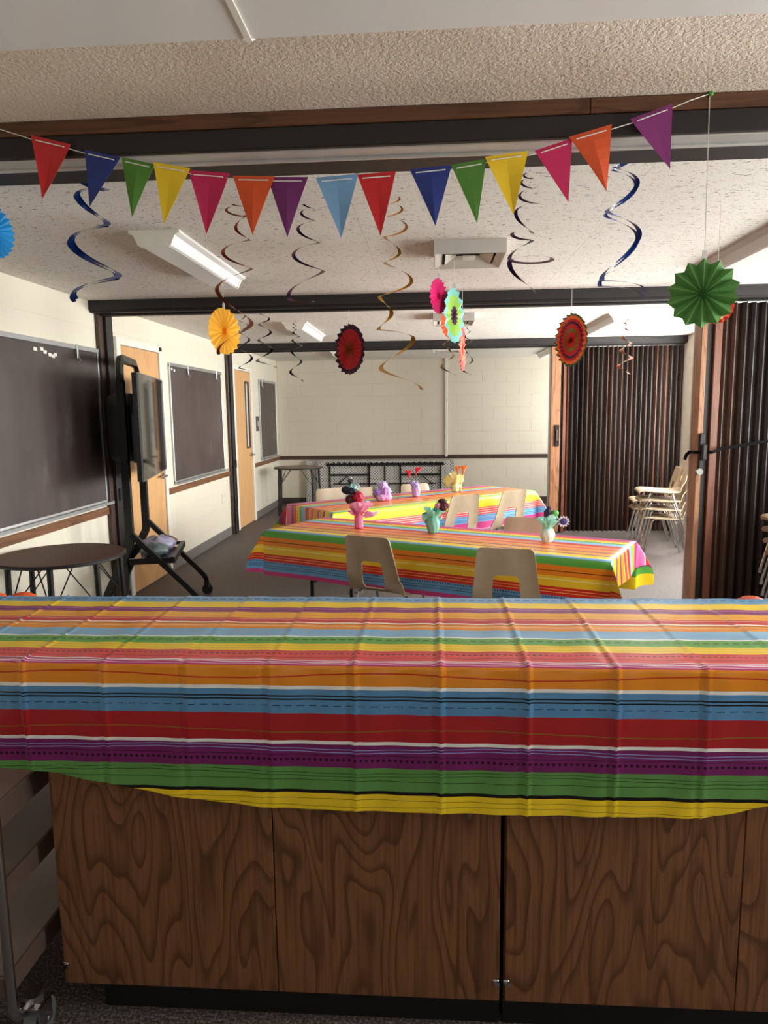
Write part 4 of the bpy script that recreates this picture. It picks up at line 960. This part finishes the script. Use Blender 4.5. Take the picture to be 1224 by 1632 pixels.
# ------------------------------------------------------------------ foil swirls
def swirl(ex, y, col, w0, w1, label, attach_z, metal=.75, rough=.25, double=0.0, hand=1):
    pts3 = [PY(*p, y) for p in ex]; t = thing('foil_swirl', tuple(pts3[0]), label, 'foil swirl', 'hanging foil swirls')
    mat = plain('foil_%d_%d_%d' % col, col, rough, metal, .05)
    for s_ in ((0.0,) if not double else (0.0, double)):
        mb = MB(); n = 14; tot = (len(pts3) - 1) * n; k = 0; w0 *= 1.2; w1 *= 1.2
        for i in range(len(pts3) - 1):
            a, b_ = pts3[i], pts3[i + 1]; mid = (a + b_) / 2; rad = abs(b_.x - a.x) / 2; sgn = hand if b_.x > a.x else -hand
            for j in range(n + (1 if i == len(pts3) - 2 else 0)):
                s = j / n; f = k / tot; k += 1
                ctr = Vector((mid.x + (a.x + b_.x - 2 * mid.x) / 2, y, a.z + (b_.z - a.z) * s))
                dx = (a.x - mid.x) * math.cos(PI * s); dy = sgn * rad * math.sin(PI * s)
                rv = Vector((dx, dy, 0)); rl = rv.length or 1e-4; ru = rv / rl; w = w0 + (w1 - w0) * f
                if f > .96: w *= max(.75, (1 - f) / .04)
                tl = Vector((0, 0, -.25))
                p = ctr + rv + Vector((s_ * .5, s_ * .6, s_)) * f
                mb.v += [tuple(p - (ru + tl) * w * .5), tuple(p + (ru + tl) * w * .5)]
        for i in range(len(mb.v) // 2 - 1): mb.f.append((2 * i, 2 * i + 1, 2 * i + 3, 2 * i + 2)); mb.mi.append(0)
        mb.build('ribbon', mat, t, smooth=True, fix=False)
    q = MB(); tp = pts3[0]; q.tube([tp, Vector((tp.x, tp.y, attach_z))], .0006, 4); q.build('thread', M_THREAD, t)
    return t
BLU = (28, 68, 150); BLK = (52, 46, 50); PUR = (62, 36, 84); COP = (140, 66, 40); GLD = (196, 148, 52)
swirl([(150, 268), (134, 274), (156, 282), (130, 290), (168, 302), (124, 318), (168, 361), (115, 395), (184, 445), (119, 481)], 2.6, BLU, .010, .018, 'long blue foil swirl at the left below the blue pennant', ZC, double=.010)
swirl([(1000, 236), (978, 242), (1006, 248), (975, 256), (1008, 250), (976, 271), (1013, 300), (965, 344), (1015, 385), (956, 456), (1022, 474)], 2.6, BLU, .008, .013, 'long blue foil swirl at the right below the purple pennant', ZC, double=.022, hand=-1)
swirl([(846, 272), (835, 279), (849, 284), (831, 290), (850, 300), (828, 311), (856, 324), (822, 337), (848, 372), (816, 372), (848, 382), (812, 411), (880, 414), (812, 416), (853, 468)], 2.6, PUR, .006, .014, 'dark purple foil swirl below the yellow and pink pennants', ZC)
swirl([(492, 317), (486, 319), (497, 321), (484, 325), (499, 332), (480, 340), (503, 352), (475, 366), (508, 387), (468, 408), (515, 432), (460, 476), (500, 480)], 3.1, PUR, .005, .016, 'dark foil swirl below the light blue pennant', ZC)
swirl([(378, 312), (368, 315), (380, 318), (365, 322), (384, 328), (361, 336), (392, 343), (376, 365), (397, 383), (356, 405), (400, 429), (347, 466), (400, 518), (349, 565)], 3.05, COP, .005, .016, 'copper foil swirl that trails over the yellow fan', ZC)
swirl([(634, 308), (626, 311), (637, 316), (622, 324), (641, 333), (617, 344), (648, 361), (613, 377), (637, 402), (613, 418), (656, 447), (605, 472), (624, 498), (603, 525), (659, 538), (607, 586), (672, 621)], 3.05, GLD, .005, .017, 'long gold foil swirl in the middle before the far wall', ZC, hand=-1)
swirl([(418, 486), (425, 493), (415, 500), (429, 507), (413, 516), (431, 528), (412, 541), (433, 555), (410, 574), (440, 586)], 5.9, BLK, .008, .024, 'dark foil swirl behind the near beam, right of the yellow fan', ZC, hand=-1)
swirl([(390, 503), (382, 511), (395, 518), (381, 528), (397, 540), (381, 552), (401, 569), (381, 586), (397, 591)], 6.0, BLK, .008, .022, 'dark foil swirl partly hidden by the yellow fan', ZC, hand=-1)
swirl([(472, 513), (467, 516), (472, 519), (467, 522), (472, 525), (467, 530), (477, 536), (466, 543), (481, 551), (465, 561), (480, 577), (463, 594), (482, 608)], 6.3, BLK, .008, .020, 'dark foil swirl under the second bay left light', ZC)
swirl([(717, 541), (707, 549), (716, 556), (723, 566), (704, 584), (726, 599)], 7.4, (150, 122, 70), .014, .026, 'dull gold foil swirl behind the mint fan', ZC)
swirl([(744, 522), (749, 528), (741, 536), (752, 543), (740, 553), (753, 574), (738, 590), (750, 597)], 7.2, BLK, .008, .018, 'thin dark foil swirl behind the coral fan', ZC)
swirl([(1001, 509), (996, 514), (1005, 519), (997, 523), (1007, 528), (992, 536), (1005, 546), (990, 557), (1006, 569), (986, 582), (1003, 596)], 6.3, (176, 112, 84), .010, .026, 'copper foil swirl in front of the far partition', ZC)

# ------------------------------------------------------------------ table centrepieces
ZT = .7395
def lump(a=.12, k=7, ph0=0.0): return lambda ph, th: .95 + 1.5 * a * math.sin(ph) * math.sin(k * th + 3 * math.sin(3 * ph) + ph0) * math.sin(6 * ph + ph0) + a * .8 * math.sin(ph) * math.sin((k + 5) * th + 9 * ph)
class Piece:
    def __init__(s, px, py, label):
        s.b = PZ(px, py, ZT + .002); s.y = s.b.y; s.t = thing('centerpiece', tuple(s.b), label, 'centerpiece', 'tissue flower centerpieces on the hall tables'); s.neck = s.b + Vector((0, 0, .085))
    def P(s, px, py, dy=0): return PY(px, py, s.y + dy)
    def cup(s, rb, rt, h, col, belly=0.0, nm='cup'):
        q = MB(); pr = [(rb * .9, 0)] + [(rb + (rt - rb) * i / 8 + belly * math.sin(PI * i / 8), h * i / 8) for i in range(9)]
        q.lathe(pr, 36, s.b, wob=lambda i, th: .05 * math.sin(9 * th + .5 * i) if i > 0 else 0); q.build(nm, plain('tissue_%d_%d_%d' % col, col, .5, 0, .05, trans=.15, bmp=.9, bscale=70), s.t, smooth=True); s.neck = s.b + Vector((0, 0, h))
    def ruffle(s, c, tip, r0, r1, col, waves=9, amp=.40, nm='tissue_ruffle'):
        c = Vector(c); ax = Vector(tip) - c; L = ax.length; ax.normalize(); e1 = ax.orthogonal().normalized(); e2 = ax.cross(e1); q = MB(); n = 42; K = 7
        for i in range(K):
            f = i / (K - 1); r = r0 + (r1 - r0) * f ** 1.3
            for j in range(n):
                th = 2 * PI * j / n; a = amp * f * math.sin(waves * th + .9 * f); rr = r * (1 + a); z = L * f * (1 + .16 * f * math.cos(waves * th * .5 + 1))
                q.v.append(tuple(c + ax * z + (e1 * math.cos(th) + e2 * math.sin(th)) * rr))
        for i in range(K - 1):
            for j in range(n): q.f.append((i * n + j, i * n + (j + 1) % n, (i + 1) * n + (j + 1) % n, (i + 1) * n + j)); q.mi.append(0)
        q.build(nm, plain('tissue_%d_%d_%d' % col, col, .5, 0, .05, trans=.35, bmp=.9, bscale=70), s.t, smooth=True, fix=False)
    def wing(s, pts, col, nm='tissue_wing', th=.02):
        P = [s.P(*p) for p in pts]; c = sum(P, Vector()) / len(P); q = MB(); n = len(P)
        for i, p in enumerate(P): q.v.append(tuple(p + Vector((0, th * math.sin(i * 2.4), 0))))
        mid = [(p + c) / 2 + Vector((0, th * math.cos(i * 1.9), 0)) for i, p in enumerate(P)]
        q.v += [tuple(p) for p in mid] + [tuple(c + Vector((0, -th, 0)))]
        for i in range(n): q.f += [(i, (i + 1) % n, n + (i + 1) % n, n + i), (n + i, n + (i + 1) % n, 2 * n)]
        q.mi = [0] * len(q.f); o = q.build(nm, plain('tissue_%d_%d_%d' % col, col, .5, 0, .05, trans=.35, bmp=.9, bscale=70), s.t, smooth=True, fix=False)
        sd = o.modifiers.new('thick', 'SOLIDIFY'); sd.thickness = .003
    def stem(s, p, par):
        q = MB(); q.tube([s.neck + Vector((0, 0, -.02)), (s.neck + p) / 2 + Vector((.004, 0, .01)), p], .0025, 6); q.build('stem', plain('flower_stem', (60, 96, 56), .5), par)
    def pom(s, px, py, r, col, dy=0, nm='flower', a=.14, k=7, sc=(1, 1, 1)):
        p = s.P(px, py, dy); q = MB(); q.sphere(p, r * .92, 30, 18, f=lump(a, k, px), sc=sc); o = q.build(nm, plain('bloom_%d_%d_%d' % col, col, .6), s.t, smooth=True, fix=True); s.stem(p, o); return o
    def daisy(s, px, py, r, pc, cc, n=12, nm='flower'):
        p = s.P(px, py, -.01); q = MB()
        for i in range(n):
            a = 2 * PI * i / n; d = Vector((math.cos(a), -.15, math.sin(a))); e = Vector((-math.sin(a), 0, math.cos(a)))
            vs = [p + d * r * .35 - e * r * .09, p + d * r * .7 - e * r * .17 + Vector((0, -.003, 0)), p + d * r, p + d * r * .7 + e * r * .17 + Vector((0, -.003, 0)), p + d * r * .35 + e * r * .09]
            q.add(vs, [(0, 1, 2, 3, 4)])
        o = q.build(nm, plain('petal_%d_%d_%d' % pc, pc, .6), s.t, fix=False); sd = o.modifiers.new('thick', 'SOLIDIFY'); sd.thickness = .002
        q = MB(); q.sphere(p + Vector((0, -.004, 0)), r * .6, 16, 8, sc=(1, .35, 1), f=lump(.05, 9)); q.build('flower_centre', plain('bloom_%d_%d_%d' % cc, cc, .6), o, smooth=True); s.stem(p, o)
    def trumpet(s, px, py, r, h, col, lean=0.0, nm='flower'):
        p = s.P(px, py); q = MB(); n = 24; K = 7
        for i in range(K):
            f = i / (K - 1)
            for j in range(n):
                th = 2 * PI * j / n; rr = r * (.22 + .78 * f ** 2.2) * (1 + .16 * f * math.sin(6 * th)); q.v.append((p.x + lean * f * h + rr * math.cos(th), p.y + rr * math.sin(th), p.z - h / 2 + h * f))
        for i in range(K - 1):
            for j in range(n): q.f.append((i * n + j, i * n + (j + 1) % n, (i + 1) * n + (j + 1) % n, (i + 1) * n + j)); q.mi.append(0)
        q.f.append(tuple(range(n))); q.mi.append(0)
        o = q.build(nm, plain('bloom_%d_%d_%d' % col, col, .6, trans=.2), s.t, smooth=True, fix=False); s.stem(Vector((p.x, p.y, p.z - h / 2)), o)
PK, MT, YL = (248, 172, 204), (160, 234, 214), (248, 238, 168)
c = Piece(572, 841, 'pink tissue wrapped centerpiece with crimson, navy and silver flowers on front table'); c.cup(.030, .030, .095, (232, 128, 170)); c.ruffle(c.neck, c.P(573, 801), .022, .075, PK, 6); c.ruffle(c.neck + Vector((0, 0, -.015)), c.P(570, 812, -.02), .02, .062, (240, 140, 186), 8, .3)
c.wing([(578, 822), (584, 814), (595, 816), (602, 814), (601, 820), (592, 824), (582, 826)], (246, 190, 222)); c.wing([(560, 805), (566, 800), (580, 798), (586, 808), (576, 814), (564, 814)], PK)
c.pom(571, 792, .042, (190, 30, 66), -.01); c.pom(558, 796, .035, (86, 20, 34), 0); c.pom(561, 783, .028, (34, 34, 54), 0, sc=(1.6, 1, 1)); c.pom(552, 781, .026, (30, 32, 56), .01, sc=(1.4, 1, 1.2)); c.pom(563, 777, .034, (178, 220, 214), .02, a=.25, k=5); c.pom(559, 767, .020, (70, 72, 78), .02, a=.3, k=5); c.pom(568, 774, .020, (150, 156, 160), .02, a=.3, k=5); c.pom(558, 762, .012, (196, 198, 200), .02, a=.3)
c = Piece(690, 849, 'mint tissue wrapped centerpiece with maroon flowers on front table'); c.cup(.030, .036, .105, (132, 196, 176), .012); c.ruffle(c.neck, c.P(692, 812), .026, .06, MT, 7); c.wing([(673, 818), (684, 814), (690, 822), (688, 834), (678, 834), (672, 826)], (170, 222, 204)); c.wing([(690, 812), (697, 800), (705, 806), (703, 820), (694, 826)], MT)
c.wing([(698, 826), (706, 822), (704, 828), (698, 830)], (214, 240, 232), th=.01); c.pom(706, 808, .030, (86, 26, 36), -.01, a=.2); c.pom(711, 806, .022, (110, 40, 44), 0, a=.2); c.pom(705, 799, .024, (58, 24, 26), .01, sc=(1.3, 1, .8)); c.pom(698, 806, .022, (236, 150, 170), -.01, a=.2)
c = Piece(872, 864, 'white and mint vase centerpiece with purple and green flowers on front table'); c.cup(.026, .032, .085, (226, 238, 230), .016, nm='vase'); c.ruffle(c.neck, c.P(874, 828), .026, .055, (168, 236, 218), 8); c.ruffle(c.neck, c.P(880, 822), .02, .03, (206, 244, 236), 6)
c.daisy(898, 831, .038, (232, 226, 240), (66, 56, 122)); c.daisy(889, 831, .028, (108, 92, 104), (98, 82, 96), 10); c.pom(885, 818, .022, (112, 190, 90), 0, a=.10); c.pom(875, 815, .018, (74, 62, 88), 0, a=.2, sc=(1, 1, 2)); c.pom(871, 819, .016, (88, 70, 98), .01, a=.25, sc=(1, 1, 1.8))
c = Piece(609, 797, 'lavender and pink pompom centerpiece on rear table'); c.cup(.05, .055, .06, (220, 170, 226), .01)
for (px, py, r, col) in ((603, 784, .05, (168, 132, 226)), (614, 783, .052, (206, 156, 230)), (610, 774, .045, (200, 170, 236)), (617, 792, .04, (240, 176, 220)), (606, 792, .042, (178, 120, 214)), (612, 789, .045, (214, 140, 216)), (600, 779, .038, (176, 190, 186)), (605, 772, .03, (196, 214, 226)), (599, 789, .03, (150, 160, 150))): c.pom(px, py, r, col, -.01, nm='pompom', a=.18, k=8)
c = Piece(663, 791, 'lavender pot centerpiece with two red flowers on rear table'); c.cup(.032, .046, .085, (206, 172, 222), .0, nm='pot'); c.ruffle(c.neck, c.P(660, 770), .03, .03, (190, 170, 226), 6, .35); c.pom(658, 770, .025, (186, 168, 228), 0, a=.25); c.pom(664, 774, .022, (196, 176, 230), -.01, a=.25)
c.trumpet(653, 756, .034, .07, (214, 26, 56), -.2); c.trumpet(662, 751, .034, .07, (206, 30, 60), .5)
c = Piece(726, 783, 'yellow tissue centerpiece with orange flowers on rear table'); c.cup(.036, .034, .075, (246, 232, 160), .004); c.ruffle(c.neck, c.P(728, 757), .024, .06, YL, 5, .35)
c.wing([(705, 761), (714, 758), (726, 764), (730, 774), (722, 768), (716, 776), (709, 776)], (246, 234, 160)); c.wing([(719, 750), (725, 752), (739, 763), (738, 769), (729, 772), (722, 762)], (252, 246, 196)); c.wing([(717, 768), (728, 773), (726, 784), (719, 780)], (250, 244, 200)); c.wing([(728, 773), (736, 771), (735, 783), (730, 785)], (248, 236, 170))
c.trumpet(730, 750, .034, .085, (214, 118, 64), -.1); c.trumpet(738, 750, .034, .095, (216, 122, 66), .1)
for o in bpy.data.objects:
    if '_local' in o: del o['_local']
